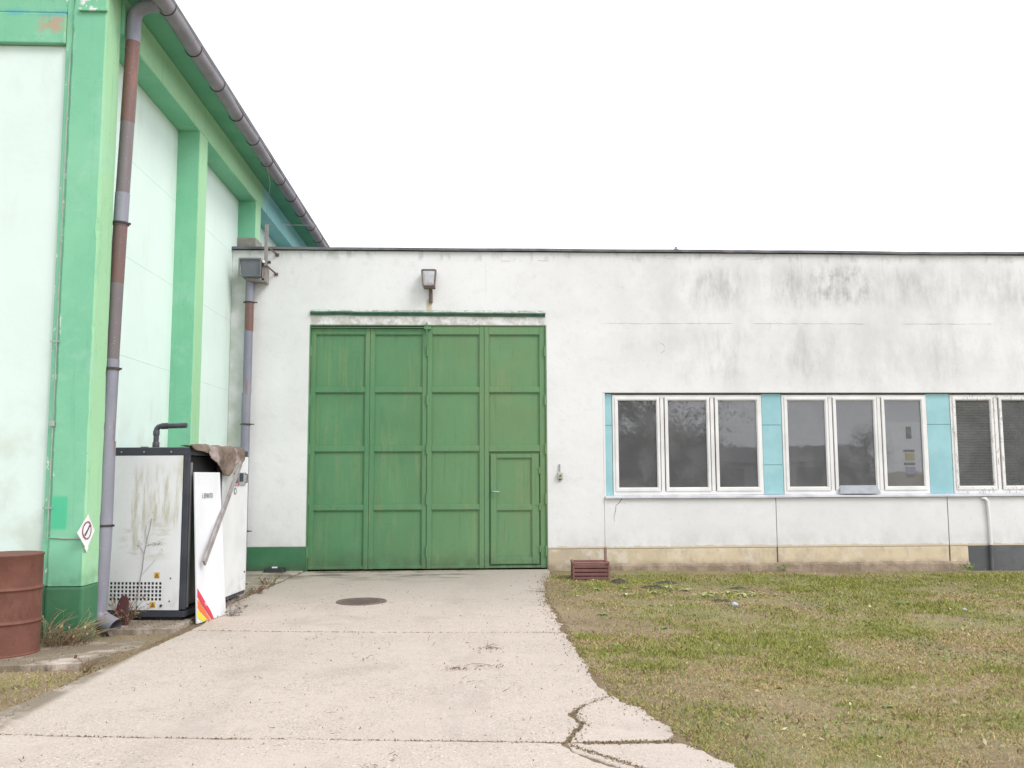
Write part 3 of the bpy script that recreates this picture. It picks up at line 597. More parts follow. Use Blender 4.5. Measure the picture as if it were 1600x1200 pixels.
obj('gate_passage', B(HW, 1.9, 16.6, 16.7, -.2, 5.19), 'lining', annex)

# gate: four leaves of framed sheet panels
zr = [(.0, .06), (.98, 1.06), (1.945, 2.03), (2.93, 3.01), (3.91, 4.03)]
edges = [(-2.685, -1.705), (-1.700, -.75), (-.745, .205), (.21, 1.235)]
for li, (a, b) in enumerate(edges):
    y0 = D+(.035 if li < 2 else .02); zt = 4.01 if li < 2 else 4.045
    leaf = empty('gate_leaf', (a, D, 0)); leaf.parent = annex; leaf.matrix_parent_inverse = ROOT[annex.name].inverted()
    sw = .075
    rails = [(z0, z1) for z0, z1 in zr]; rails[-1] = (3.91, zt)
    if li == 3: rails = [rails[0], (1.935, 2.03), rails[3], rails[4]]
    for (sx0, sx1) in ((a, a+sw), (b-sw-(.02 if li == 3 else 0), b)): obj('stile', B(sx0, sx1, y0, y0+.05, .018, zt), 'gate', leaf, bevel=.004)
    for k, (z0, z1) in enumerate(rails): obj('rail', B(a+sw+.0015, b-sw-.0015-(.02 if li == 3 else 0), y0+.0025, y0+.048, max(z0, .02), z1), 'gate', leaf, bevel=.004)
    zs = [(rails[k][1], rails[k+1][0]) for k in range(len(rails)-1)]
    for (z0, z1) in zs:
        if li == 3 and z0 < .5: continue
        x0, x1 = a+sw-.004, b-sw+.004; nxp, nzp = 8, 8; pm = MB(); ph = random.random()*50
        for j in range(nzp+1):
            for i in range(nxp+1):
                u, v = i/nxp, j/nzp; e = min(u, 1-u, v, 1-v)*4
                pm.v.append((x0+(x1-x0)*u, y0+.034+.011*nz3(u*2+ph, v*2, li)*min(1, e), z0-.004+(z1-z0+.008)*v))
        pm.f = [(j*(nxp+1)+i, j*(nxp+1)+i+1, (j+1)*(nxp+1)+i+1, (j+1)*(nxp+1)+i) for j in range(nzp) for i in range(nxp)]
        obj('sheet_panel', pm, 'gate', leaf, smooth=True)
        obj('bead', wall_cells([x0+.005, x0+.016, x1-.016, x1-.005], [z0+.0005, z0+.012, z1-.012, z1-.0005], {(1, 1)}, y0+.012, y0+.03), 'gate', leaf)
    if li == 3:      # wicket door in the last leaf
        wy = y0-.016
        obj('wicket_stop', wall_cells([.27, .36, 1.07, 1.17], [.03, .13, 1.85, 1.96], {(1, 1)}, y0+.037, y0+.0465), 'gate', leaf)
        for q in ((.315, .41, .085, 1.895), (1.0, 1.115, .085, 1.895)): obj('wicket_stile', B(q[0], q[1], wy, wy+.05, q[2], q[3]), 'gate', leaf, bevel=.004)
        for q in ((1.83, 1.893), (.965, 1.05), (.087, .185)): obj('wicket_rail', B(.4115, .9985, wy+.002, wy+.048, q[0], q[1]), 'gate', leaf, bevel=.004)
        for q in ((1.048, 1.832), (.183, .967)): obj('wicket_panel', B(.408, 1.002, wy+.028, wy+.034, q[0], q[1]), 'gate', leaf)
        for q in ((1.05, 1.83), (.185, .965)):
            obj('bead', wall_cells([.412, .424, .986, .998], [q[0]+.0005, q[0]+.012, q[1]-.012, q[1]-.0005], {(1, 1)}, wy+.012, wy+.027), 'gate', leaf)
        hd = MB().tube([(.345, wy-.002, 1.275), (.345, wy-.05, 1.275), (.362, wy-.056, 1.275), (.455, wy-.055, 1.268)], .010, 10)
        obj('door_handle', hd, 'steel', leaf, smooth=True); obj('lock_plate', B(.322, .366, wy-.004, wy-.0005, 1.17, 1.32), 'gate', leaf, bevel=.002)
        for z in (1.62, 1.02, .33): obj('wicket_hinge', MB().tube([(1.128, wy-.006, z-.055), (1.128, wy-.006, z+.055)], .014, 10).box(1.06, 1.128, wy-.006, wy-.001, z+.02, z+.045), 'gate', leaf)
    hx = {0: a-.004, 1: b+.003, 3: b-.004}.get(li)
    if hx is not None:
        for z in (3.62, 2.80, 1.98, 1.15, .30):
            obj('hinge', MB().tube([(hx, y0-.014, z-.085), (hx, y0-.014, z+.085)], .016, 10).box(hx-.045, hx, y0-.006, y0-.001, z-.03, z+.03), 'gate', leaf)
obj('gate_post', B(G0+.002, -2.688, D-.006, D+.09, 0, 4.058), 'gate', annex)
obj('gate_post', B(1.238, G1-.002, D-.004, D+.09, 0, 4.058), 'gate', annex)
obj('gate_head', B(-2.688, 1.238, D+.012, D+.09, 4.0475, 4.075), 'gate', annex)
obj('drip_strip', B(-2.684, -.752, D-.012, D+.034, 4.013, 4.025), 'gate', annex)
bl = obj('bolt', B(-.80, -.69, D-.03, D+.01, 3.985, 4.035), 'gate', annex, bevel=.006); obj('bolt_rod', MB().tube([(-.755, D-.02, 3.70), (-.755, D-.02, 4.1)], .011, 8), 'gate', bl)
lr = MB(); n = 60
for i in range(n+1):
    x = -2.70+3.94*i/n; dz = .008*nz3(x, 4, 0, 2.5)-.018*(i/n)
    lr.v += [(x, D+.01, 4.295+dz+.006*nz3(x, 3, 3, 20)), (x, D-.05, 4.285+dz), (x, D-.052, 4.262+dz), (x, D-.02, 4.255+dz), (x, D-.018, 4.222+dz), (x, D+.01, 4.222+dz)]
for i in range(n):
    for k in range(5): lr.f.append((i*6+k, i*6+k+1, (i+1)*6+k+1, (i+1)*6+k))
obj('lintel_rail', lr, 'dkgreen', annex)

# ribbon windows
def window(x0, x1, panes, frame_mat, z0=1.20, z1=2.885):
    w = empty('window', (x0, D, z0)); w.parent = annex; w.matrix_parent_inverse = ROOT[annex.name].inverted()
    fy0, fy1 = D+.045, D+.11; t = .052
    obj('frame', wall_cells([x0, x0+t, x1-t, x1], [z0, z0+t+.01, z1-t, z1], {(1, 1)}, fy0, fy1), frame_mat, w, bevel=.004)
    for i in range(len(panes)-1):
        mxx = (panes[i][1]+panes[i+1][0])/2; obj('mullion', B(mxx-.03, mxx+.03, fy0+.002, fy1-.002, z0+t+.011, z1-t-.001), frame_mat, w, bevel=.004)
    for i, (a, b) in enumerate(panes):
        s = .043; za, zb = 1.315, 2.80
        obj('sash', wall_cells([a-s, a, b, b+s], [za-s-.012, za, zb, zb+s], {(1, 1)}, fy0-.014, fy0+.036), frame_mat, w, bevel=.005)
        q = .012; obj('glazing_bead', wall_cells([a+.0005, a+q, b-q, b-.0005], [za+.0005, za+q, zb-q, zb-.0005], {(1, 1)}, fy0, fy0+.018), frame_mat, w)
        tl = .0025*(random.random()-.5)
        pv = [(a-.01, fy0+.021+tl, za-.01), (b+.01, fy0+.021-tl, za-.01), (b+.01, fy0+.025-tl, za-.01), (a-.01, fy0+.025+tl, za-.01)]
        pv += [(x, y+.003*(random.random()-.5), zb+.01) for x, y, z in pv]
        obj('pane', MB().hexa(pv), 'glass', w)
window(2.37, 4.925, [(2.455, 3.13), (3.305, 3.985), (4.165, 4.845)], 'wwhite')
window(5.275, 7.795, [(5.36, 6.03), (6.205, 6.875), (7.05, 7.71)], 'wwhite')
window(8.215, 10.75, [(8.30, 8.925), (9.115, 9.79), (9.965, 10.66)], 'wpeel')
for (a, b, js) in ((2.24, 2.364, (2.37,)), (4.930, 5.27, (2.37, 1.695)), (7.80, 8.21, (2.375,)), (10.755, 11.1, (2.37, 1.7)), (11.1, 14.19, (2.05,))):
    zz = [1.20]+sorted(js)+[2.905]
    for k in range(len(zz)-1): obj('infill_panel', B(a+.002, b-.002, D+.052+.002*(k % 2), D+.12, zz[k]+.003, zz[k+1]-.003), 'teal', annex, bevel=.003)
obj('jamb', B(2.2065, 2.238, D+.003, D+.3, 1.152, 2.914), 'plaster', annex)
sm = MB(); n = 40
for i in range(n+1):
    x = 2.225+(14.1-2.225)*i/n; dz = .006*nz3(x, 7, 0, .9)
    sm.v += [(x, D+.06, 1.202+dz), (x, D-.045, 1.178+dz), (x, D-.048, 1.150+dz), (x, D-.030, 1.152+dz), (x, D+.02, 1.172+dz)]
for i in range(n):
    for k in range(4): sm.f.append((i*5+k, i*5+k+1, (i+1)*5+k+1, (i+1)*5+k))
sm.f.append((0, 1, 2, 3, 4)); obj('window_sill', sm, 'sill', annex)
# annex downpipe with hopper
ap = empty('downpipe', (-3.69, 14.6, 0)); ap.parent = annex; ap.matrix_parent_inverse = ROOT[annex.name].inverted()
AX, AY = -3.685, 14.62
for z0, z1, mt, r in ((0, 2.9, 'zinc', .072), (2.88, 3.95, 'zinc', .069), (3.93, 4.42, 'rpipe', .070), (4.41, 4.80, 'zinc', .073)):
    obj('pipe_section', MB().tube([(AX+.01*(z1-4), AY, z0), (AX+.01*(z1-4), AY, (z0+z1)/2), (AX+.01*(z1-4), AY, z1)], r, 18), mt, ap, smooth=True)
for z in (4.41, 2.39, .66):
    b = MB(); b.lathe([(.074, -.01), (.083, -.01), (.083, .01), (.074, .01)], (AX, AY, z), 18); b.box(AX+.08, AX+.13, AY-.01, AY+.01, z-.008, z+.008); b.box(AX-.1, AX-.08, AY-.01, AY+.01, z-.008, z+.008); obj('clamp', b, 'strap', ap)
hp = MB()
def tap(x0, x1, y0, y1, z0, x2, x3, y2, y3, z1): return [(x0, y0, z0), (x1, y0, z0), (x1, y1, z0), (x0, y1, z0), (x2, y2, z1), (x3, y2, z1), (x3, y3, z1), (x2, y3, z1)]
hp.hexa(tap(-3.775, -3.48, 14.46, 14.74, 4.80, -3.815, -3.465, 14.43, 14.74, 5.10))
obj('hopper', hp, 'dzinc', ap, bevel=.006)
obj('hopper_rim', wall_cells([-3.825, -3.80, -3.475, -3.455], [4.81, 4.83, 5.085, 5.115], {(1, 1)}, 14.405, 14.43), 'dzinc', ap, bevel=.004)
obj('hopper_tray', B(-3.72, -3.42, 14.5, 14.745, 4.755, 4.798), 'irongrey', ap, bevel=.004)
obj('hopper_bracket', MB().box(-3.462, -3.40, 14.5, 14.74, 4.74, 5.0).box(-3.461, -3.42, 14.52, 14.74, 5.0, 5.11), 'irongrey', ap)
# overflow pipe under the third window
wp = MB().tube([(8.66, D+.05, 1.12), (8.66, D-.015, 1.118), (8.70, D-.03, 1.112), (8.733, D-.03, 1.07), (8.752, D-.03, .7), (8.755, D-.03, .335)], .027, 12)
dr = obj('drain_pipe', wp, 'pvc', annex, smooth=True); obj('lower_pipe', MB().tube([(8.755, D-.03, .337), (8.752, D-.03, -.15)], .029, 12), 'slate', dr, smooth=True)
# rusty seam irons and cracks in the panel joints
obj('joint_iron', B(8.0515, 8.0585, D-.001, D+.02, .0, 1.15), 'iron', annex); obj('joint_iron', B(5.1015, 5.1085, D+.002, D+.02, .0, 1.14), 'iron', annex)
ck = MB().tube([(2.50, D-.0005, 1.145), (2.46, D-.0005, 1.08), (2.40, D-.0005, 1.03), (2.395, D-.0005, .95), (2.365, D-.0005, .86), (2.37, D-.0005, .76)], [.008, .006, .005, .006, .004, .002], 5)
obj('crack', ck, 'footing', annex); obj('spall', B(2.19, 2.235, D-.006, D+.01, .14, .35), simple('brick_spall', (.30, .20, .18), (.22, .14, .12), 15, .95, bump=.7, bscale=40), annex, bevel=.01)

# ------------------------------------------------------------------ things on the annex wall
L = empty('floodlight', (-.715, D, 4.45), 0, 'small square floodlight on a rusty stub above the green gate', 'floodlight')
def rr2(w, h, r, n=5):
    p = []
    for cx, cy, a in ((w-r, h-r, 0), (-w+r, h-r, 90), (-w+r, -h+r, 180), (w-r, -h+r, 270)):
        for k in range(n+1): t = math.radians(a+90*k/n); p.append((cx+r*math.cos(t), cy+r*math.sin(t)))
    return p
lp = Vector((-.72, D-.16, 4.83)); tl = .22
def lf(u, v, d): return (lp.x+u*(1+.10*v/.14), lp.y-d*math.cos(tl)+v*math.sin(tl)*.6, lp.z+v+d*math.sin(tl)*.3)
obj('housing', MB().prism(rr2(.118, .150, .035), lf, -.10, .02), 'alu', L, bevel=.006)
rim = MB(); po, pi_ = rr2(.120, .152, .035), rr2(.098, .128, .028); n = len(po)
rim.v = [lf(u, v, .021) for u, v in po]+[lf(u, v, .036) for u, v in po]+[lf(u, v, .036) for u, v in pi_]+[lf(u, v, .021) for u, v in pi_]
for a in range(4):
    for i in range(n): rim.f.append((a*n+i, a*n+(i+1) % n, ((a+1) % 4)*n+(i+1) % n, ((a+1) % 4)*n+i))
obj('rim', rim, 'iron', L)
ln = MB(); 
for ring, (sc_, dd) in enumerate(((1.0, .024), (.8, .036), (.5, .043), (.15, .045))): ln.v += [lf(u*sc_, v*sc_, dd) for u, v in pi_]
for a in range(3):
    for i in range(n): ln.f.append((a*n+i, a*n+(i+1) % n, (a+1)*n+(i+1) % n, (a+1)*n+i))
ln.f.append(tuple(range(3*n, 4*n))); obj('lens', ln, 'lampglass', L, smooth=True)
obj('bracket', MB().tube([(-.69, D-.02, 4.44), (-.69, D-.03, 4.6), (-.695, D-.10, 4.67), (-.70, D-.12, 4.70)], .032, 12).box(-.80, -.61, D-.20, D-.09, 4.655, 4.685), 'iron', L, smooth=True)
sw = empty('switch_box', (1.465, D, 1.53), 0, 'small cream switch box on the white wall right of the gate', 'switch box')
obj('box', B(1.425, 1.515, D-.055, D-.001, 1.475, 1.585), 'switch', sw, bevel=.012); obj('knob', MB().tube([(1.47, D-.054, 1.53), (1.47, D-.075, 1.53)], .016, 12), 'iron', sw)
obj('conduit', MB().tube([(1.462, D-.02, 1.58), (1.462, D-.02, 1.72)], .013, 8), 'cable', sw); obj('gland', MB().tube([(1.47, D-.025, 1.478), (1.47, D-.025, 1.45)], .02, 10), 'iron', sw)
po_ = empty('wire_bracket', (-3.40, 14.6, 4.85), 0, 'rusty iron wire bracket beside the rainwater hopper', 'bracket')
obj('post', MB().box(-3.425, -3.375, 14.47, 14.476, 5.0, 5.70).box(-3.381, -3.375, 14.477, 14.52, 5.0, 5.70), 'irongrey', po_)
for z, x2 in ((5.32, -3.27), (4.99, -3.28)): obj('arm', MB().tube([(-3.40, 14.48, z+.02), (x2, 14.74, z-.07)], .014, 8).box(x2-.03, x2+.03, 14.735, 14.749, z-.10, z-.05), 'iron', po_)
obj('insulator', MB().lathe([(.012, -.02), (.026, -.018), (.026, .012), (.014, .024)], (-3.345, 14.5, 5.06), 14), 'black', po_, smooth=True)
obj('insulator', MB().lathe([(.012, -.02), (.024, -.018), (.024, .012), (.014, .024)], (-3.43, 14.45, 5.06), 14), 'pvc', po_, smooth=True)
def sagline(a, b, sag, n=24):
    a, b = Vector(a), Vector(b); return [a.lerp(b, k/n)-Vector((0, 0, sag*4*(k/n)*(1-k/n))) for k in range(n+1)]
tag(obj('overhead_wire', MB().tube(sagline((-3.40, 14.5, 5.695), (14.3, 14.6, 5.80), .02), .0036, 5), 'wire'), 'thin wire stretched just above the annex roof', 'wire')
tag(obj('wire_lead', MB().tube([(-3.40, 14.5, 5.69), (-3.37, 14.35, 5.9), (-3.29, 14.2, 6.3), (-3.33, 14.1, 6.56)], .0035, 5), 'wire'), 'thin wire dropping from the hall gutter to the iron bracket', 'wire')
rk = empty('roof_stub', (3.52, D+.05, 5.38), 0, 'small blue-grey stub standing on the annex roof edge', 'roof stub')
obj('stub', MB().lathe([(.05, 0), (.05, .03), (.026, .045), (.022, .075), (.004, .085)], (3.52, D+.05, 5.37), 14), 'zinc', rk, smooth=True)
tp = MB().hexa([(6.20, D-.035, 1.205), (6.90, D-.035, 1.205), (6.90, D-.028, 1.206), (6.20, D-.028, 1.206), (6.225, D+.028, 1.345), (6.86, D+.028, 1.345), (6.86, D+.034, 1.343), (6.225, D+.034, 1.343)])
tag(obj('metal_sheet', tp, 'sheet', bevel=.001), 'bent grey metal sheet leaning on the sill of the second window', 'metal sheet')
vb = empty('venetian_blind', (9.4, D+.2, 1.2), 0, 'drawn greenish venetian blind behind the third window', 'blind')
obj('headrail', B(8.24, 10.7, D+.122, D+.162, 2.83, 2.87), 'blind', vb)
sb = MB(); z = 1.25
while z < 2.82:
    sb.hexa([(8.24, D+.128, z), (10.7, D+.128, z), (10.7, D+.158, z+.030), (8.24, D+.158, z+.030), (8.24, D+.128, z+.0015), (10.7, D+.128, z+.0015), (10.7, D+.158, z+.0315), (8.24, D+.158, z+.0315)]); z += .046
o = obj('slats', sb, 'blind', vb); o['kind'] = 'stuff'
ps = empty('window_poster', (7.47, D+.09, 1.9), 0, 'narrow bottle-shaped print on the last pane of the second window', 'poster')
yb = D+.0615
for nm, (a, b, z0, z1), mt in (('neck_print', (7.43, 7.52, 2.13, 2.34), 'postergr'), ('band_print', (7.37, 7.56, 1.905, 1.945), 'postergr'), ('label_print', (7.40, 7.56, 1.76, 1.88), 'posterye'), ('band_print', (7.37, 7.56, 1.685, 1.725), 'postergr'), ('foot_print', (7.40, 7.56, 1.53, 1.65), 'postervi'), ('base_print', (7.41, 7.54, 1.48, 1.515), 'postergr')):
    obj(nm, B(a, b, yb, yb+.0015, z0, z1), mt, ps)
obj('backing', B(7.0, 7.74, D+.089, D+.093, 1.27, 2.42), simple('poster_backing', (.40, .39, .37), (.45, .44, .42), 3, .8, bump=0), ps)

# ------------------------------------------------------------------ compressor cabinet
CL = Vector((-3.06, 9.76, .02)); CR = -math.radians(5)
CM = Matrix.Translation(CL) @ Matrix.Rotation(CR, 4, 'Z')
cab = empty('compressor_cabinet', CL, CR, 'white machine cabinet with dark frame and stained side behind the corner downpipe', 'machine cabinet')
def cb(name, mb, mat, **k): return obj(name, mb, mat, cab, local=True, **k)
CH, CWid, CLen = 1.855, .93, 1.86
for (x0, x1, y0, y1) in ((-.062, 0, 0, .05), (-CWid, -CWid+.05, 0, .05), (-.05, 0, CLen-.05, CLen), (-CWid, -CWid+.05, CLen-.05, CLen)): cb('post', B(x0, x1, y0, y1, .13, CH-.081), 'dark', bevel=.006)
cb('top_frame', wall_cells([0, .06, CLen-.06, CLen], [-CWid, -CWid+.06, -.06, 0], {(1, 1)}, 0, 1), 'dark')
tf = C.objects[-1]; me = tf.data      # ring laid flat: swap axes
for v in me.vertices: x, y, z = v.co; v.co = (z, x, CH-.08+.08*y)
bt = cb('base_frame', B(-CWid, 0, 0, CLen, .05, .115), 'dark', bevel=.005)
cb('foot', B(-CWid+.05, -.10, .06, .16, -.02, .049), 'black'); 
cb('foot', B(-.16, -.06, .9, 1.0, -.02, .049), 'black'); cb('foot', B(-.16, -.06, CLen-.3, CLen-.2, -.02, .049), 'black'); cb('foot', B(-CWid+.05, -CWid+.15, CLen-.3, CLen-.2, -.02, .049), 'black')
cb('skirt', B(-CWid+.04, -.05, .05, .059, -.015, .049), 'black')
cb('top_plate', B(-CWid+.01, -.01, .01, CLen-.01, CH-.012, CH+.006), 'lining', bevel=.004)
# perforated side panel
xs_ = [-CWid+.045]; zs_ = [.125]; hx0, hz0, hp_, hs = -.862, .225, .0412, .0270
for i in range(15): xs_ += [hx0+i*hp_, hx0+i*hp_+hs]
xs_ += [-.066]
for j in range(5): zs_ += [hz0+j*.0415, hz0+j*.0415+.0275]
zs_ += [CH-.085]
holes = {(1+2*i, 1+2*j) for i in range(15) for j in range(5)}
cb('side_panel', wall_cells(xs_, zs_, holes, -.006, .004), 'cab')
cb('vent_dark_sheet', B(-CWid+.06, -.07, .05, .055, .14, CH-.09), 'black')  # black sheet added so the vent holes read as unlit interior
sp = C.objects['side_panel']
for (x, z) in ((-.31, .46), (-.345, .150)):
    stt = obj('warning_sticker', B(x-.03, x+.03, -.0085, -.0065, z, z+.062), 'warn', cab, local=True)
    tr = MB(); 
    for a, b in (((-.02, .012), (.02, .012)), ((.02, .012), (0, .05)), ((0, .05), (-.02, .012))): tr.tube([(x+a[0], -.009, z+a[1]), (x+b[0], -.009, z+b[1])], .003, 4)
    tr.tube([(x, -.009, z+.018), (x, -.009, z+.036)], .003, 4); obj('warning_symbol', tr, 'ink', stt)
cb('plug', MB().tube([(-.255, -.006, .172), (-.255, -.014, .172)], .014, 12), 'ink')
for (x, z) in ((-.16, .46), (-.165, .22), (-.5, CH-.045), (-.2, CH-.045), (-.75, CH-.045)): cb('screw', MB().tube([(x, -.002, z), (x, -.011, z)], .008, 8), 'bezel' if z > 1 else 'ink')
# open near half of the long side: liner; far half closed by the door panel
cb('inner_liner', B(-.10, -.09, .06, .96, .14, CH-.09), 'lining'); cb('liner_edge', B(-.09, -.004, .052, .112, .145, CH-.16), 'lining')
cb('inner_dark', B(-.089, -.080, .20, .95, .14, CH-.09), 'black'); cb('mid_post', B(-.05, -.001, .93, .975, .13, CH-.081), 'dark')
cb('door_panel', B(-.02, .012, .98, CLen+.003, .098, CH-.075), 'cab', bevel=.006)
cb('rear_panel', B(-CWid+.02, -.02, CLen-.004, CLen+.006, .13, CH-.085), 'cab'); cb('wall_side_panel', B(-CWid-.004, -CWid+.006, .05, CLen-.05, .13, CH-.085), 'cab')
cp = cb('control_panel', B(.0125, .026, 1.36, 1.74, 1.42, 1.585), 'bezel', bevel=.008)
obj('display', B(.027, .029, 1.50, 1.64, 1.47, 1.575), 'lcd', cp); obj('key_field', B(.027, .029, 1.40, 1.48, 1.455, 1.57), 'greyink', cp); obj('red_key', MB().tube([(.026, 1.47, 1.443), (.034, 1.47, 1.443)], .016, 10), 'red', cp)
obj('grip', MB().tube([(.012, 1.705, 1.45), (.05, 1.712, 1.46), (.05, 1.712, 1.56), (.012, 1.705, 1.57)], .009, 8), 'ink', cp); obj('grip', MB().tube([(.012, 1.345, 1.45), (.05, 1.34, 1.46), (.05, 1.34, 1.56), (.012, 1.345, 1.57)], .009, 8), 'ink', cp)
bdg = MB(); bdg.add([(.0135, 1.40+.05*math.cos(t), 1.355+.045*math.sin(t)) for t in [2*math.pi*k/20 for k in range(20)]], [tuple(range(20))]); bo = cb('badge', bdg, 'greyink')
bd2 = MB(); bd2.add([(.0145, 1.40+.02*math.cos(t), 1.355+.028*math.sin(t)) for t in [2*math.pi*k/16 for k in range(16)]], [tuple(range(16))]); obj('badge_centre', bd2, 'white', bo)
cb('door_latch', MB().tube([(.012, 1.80, .33), (.02, 1.80, .33)], .012, 8), 'ink'); cb('door_latch', MB().tube([(.012, 1.80, 1.50), (.02, 1.80, 1.50)], .012, 8), 'ink')
z0 = CH+.006
op = cb('outlet_pipe', MB().tube([(-.60, .5, z0), (-.60, .5, z0+.20)]+[(-.60+.055-.055*math.cos(t), .5, z0+.20+.055*math.sin(t)) for t in [math.pi/2*k/6 for k in range(1, 7)]]+[(-.54, .5, z0+.255), (-.25, .5, z0+.262)], .030, 16), 'ppipe', smooth=True)
obj('collar', MB().lathe([(.034, 0), (.038, .005), (.038, .07), (.034, .075)], (-.60, .5, z0), 16), 'ppipe', op, smooth=True); obj('collar', MB().lathe([(.034, 0), (.036, .004), (.036, .05), (.034, .055)], (-.60, .5, z0+.15), 16), 'ppipe', op, smooth=True)
obj('elbow_sleeve', MB().tube([(-.54, .5, z0+.255), (-.47, .5, z0+.257)], .036, 16), 'ppipe', op, smooth=True)
cb('lid_tab', B(-.74, -.67, .42, .47, z0, z0+.02), 'black')

# loose front panel leaning against the open side
B0, B1, T0, T1 = [Vector(p) for p in ((.145, .0, -.018), (.225, .62, -.018), (.045, .06, 1.59), (.075, .71, 1.585))]
lp_n = (B1-B0).cross(T0-B0).normalized()
if lp_n.x < 0: lp_n = -lp_n
def LP(w, h, d): return CM @ (B0.lerp(B1, w/.65).lerp(T0.lerp(T1, w/.65), h/1.6)+lp_n*d)
pn = empty('loose_panel', LP(.3, 0, 0), 0, 'loose white panel with rainbow stripes leaning against the cabinet', 'panel')
def lpm(poly, d0, d1): return MB().prism(poly, lambda u, v, d: LP(u, v, d), d0, d1)
obj('sheet', lpm([(0, 0), (.65, 0), (.65, 1.6), (0, 1.6)], -.022, 0), 'panel', pn, bevel=.004)
obj('red_stripe', lpm([(.004, .37), (.004, .275), (.295, .004), (.36, .004), (.30, .085)], .001, .0022), 'red', pn)
obj('orange_stripe', lpm([(.004, .255), (.004, .165), (.225, .004), (.28, .004)], .001, .0022), 'orange', pn)
obj('yellow_stripe', lpm([(.004, .15), (.004, .06), (.12, .004), (.215, .004)], .001, .0022), 'yellow', pn)
def text_mesh(s, size):
    cu = bpy.data.curves.new('t', 'FONT'); cu.body = s; cu.size = size; cu.extrude = .0006; cu.align_x = 'LEFT'
    t = bpy.data.objects.new('t', cu); C.objects.link(t); bpy.context.view_layer.update()
    me = bpy.data.meshes.new_from_object(t.evaluated_get(bpy.context.evaluated_depsgraph_get())); bpy.data.objects.remove(t); return me
tm = text_mesh('6. SEPARATOR', .078); mw = max(v.co.x for v in tm.vertices)
for v in tm.vertices: v.co = LP(.16+v.co.x/mw*.27, 1.315+v.co.y, .0018+v.co.z)
tm.materials.clear(); obj('lettering', tm, 'greyink', pn)
tm = text_mesh('air', .07)
for v in tm.vertices:
    u, w = v.co.x, v.co.y; a = -.83; q = (u*math.cos(a)-w*math.sin(a), u*math.sin(a)+w*math.cos(a)); v.co = LP(.155+q[0], .195+q[1], .0032+v.co.z)
tm.materials.clear(); obj('lettering', tm, 'white', pn)

# wooden lath
a, b = CM @ Vector((.17, .07, .61)), CM @ Vector((.10, 1.33, 1.70))
dd = (b-a).normalized(); outn = (CM.to_3x3() @ Vector((1, 0, 0))); sd = dd.cross(outn).normalized(); outn = sd.cross(dd)
hx_ = lambda s, t, e: (a if e == 0 else b)+sd*s*.034+outn*t*.012
tag(obj('wooden_lath', MB().hexa([hx_(-1, -1, 0), hx_(1, -1, 0), hx_(1, 1, 0), hx_(-1, 1, 0), hx_(-1, -1, 1), hx_(1, -1, 1), hx_(1, 1, 1), hx_(-1, 1, 1)]), 'wood', bevel=.003), 'weathered grey-brown wooden lath slanting across the loose white panel', 'lath')

# rag over the cabinet edge
rg = MB(); ns, nt = 90, 40
def hang(s): 
    pts = [(0, .012), (.25, .03), (.42, .05), (.58, .13), (.70, .20), (.80, .22), (.90, .29), (1.0, .30), (1.1, .25), (1.25, .16), (1.42, .15), (1.55, .05)]
    for (a, va), (b, vb) in zip(pts, pts[1:]):
        if a <= s <= b: return va+(vb-va)*(s-a)/(b-a)
    return .04
for i in range(ns+1):
    s = .0+1.52*i/ns; H = hang(s)+.012*nz3(s, 0, 3, 9); back = .10+.08*nz3(s, 8, 0, 3)+(.05 if s > .4 else 0)
    for j in range(nt+1):
        t = j/nt; tot = back+.05+H; l = t*tot
        fold = .5+.5*math.sin(s*17+2.2*nz3(s, t, 0, 2.5)+t*2.5); lump = .024*fold+.02*abs(nz3(s*4, l*6, 2, 1.6))+.006*nz3(s, l, 4, 22)
        k = min(1, max(0, (s-.05)/.3)); amp = .35+.65*k
        if l < back: x, z = -back+l, CH+.010+lump*amp*1.1
        elif l < back+.05:
            th = (l-back)/.05*math.pi/2; R_ = .02+lump*amp; x, z = R_*math.sin(th)*1.2, CH-.012+R_*math.cos(th)+.008
        else: x, z = .02+lump*amp*1.35+.02*t, CH-.012-(l-back-.05)
        if s > .9 and l > back: x += .01
        rg.v.append(tuple(CM @ Vector((x, s+.03*nz3(l, s, 7, 4)-(.10*(l-back) if l > back else 0)*0, z))))
rg.f = [(i*(nt+1)+j, (i+1)*(nt+1)+j, (i+1)*(nt+1)+j+1, i*(nt+1)+j+1) for i in range(ns) for j in range(nt)]
ragm = rg.mesh('brown_rag'); ragm.materials.append(MT['rag']); ragm.materials.append(MT['ragp'])
for f in ragm.polygons:
    i = f.index//nt; s = 1.52*i/ns; j = f.index % nt
    if (.40 < s < .68 and j/nt+.4*(s-.5) > .35) or (1.22 < s < 1.32): f.material_index = 1
ro = obj('brown_rag', ragm, None, smooth=True); sol = ro.modifiers.new('thick', 'SOLIDIFY'); sol.thickness = .008
tag(ro, 'crumpled dirty brown rag draped over the cabinet top edge', 'rag')

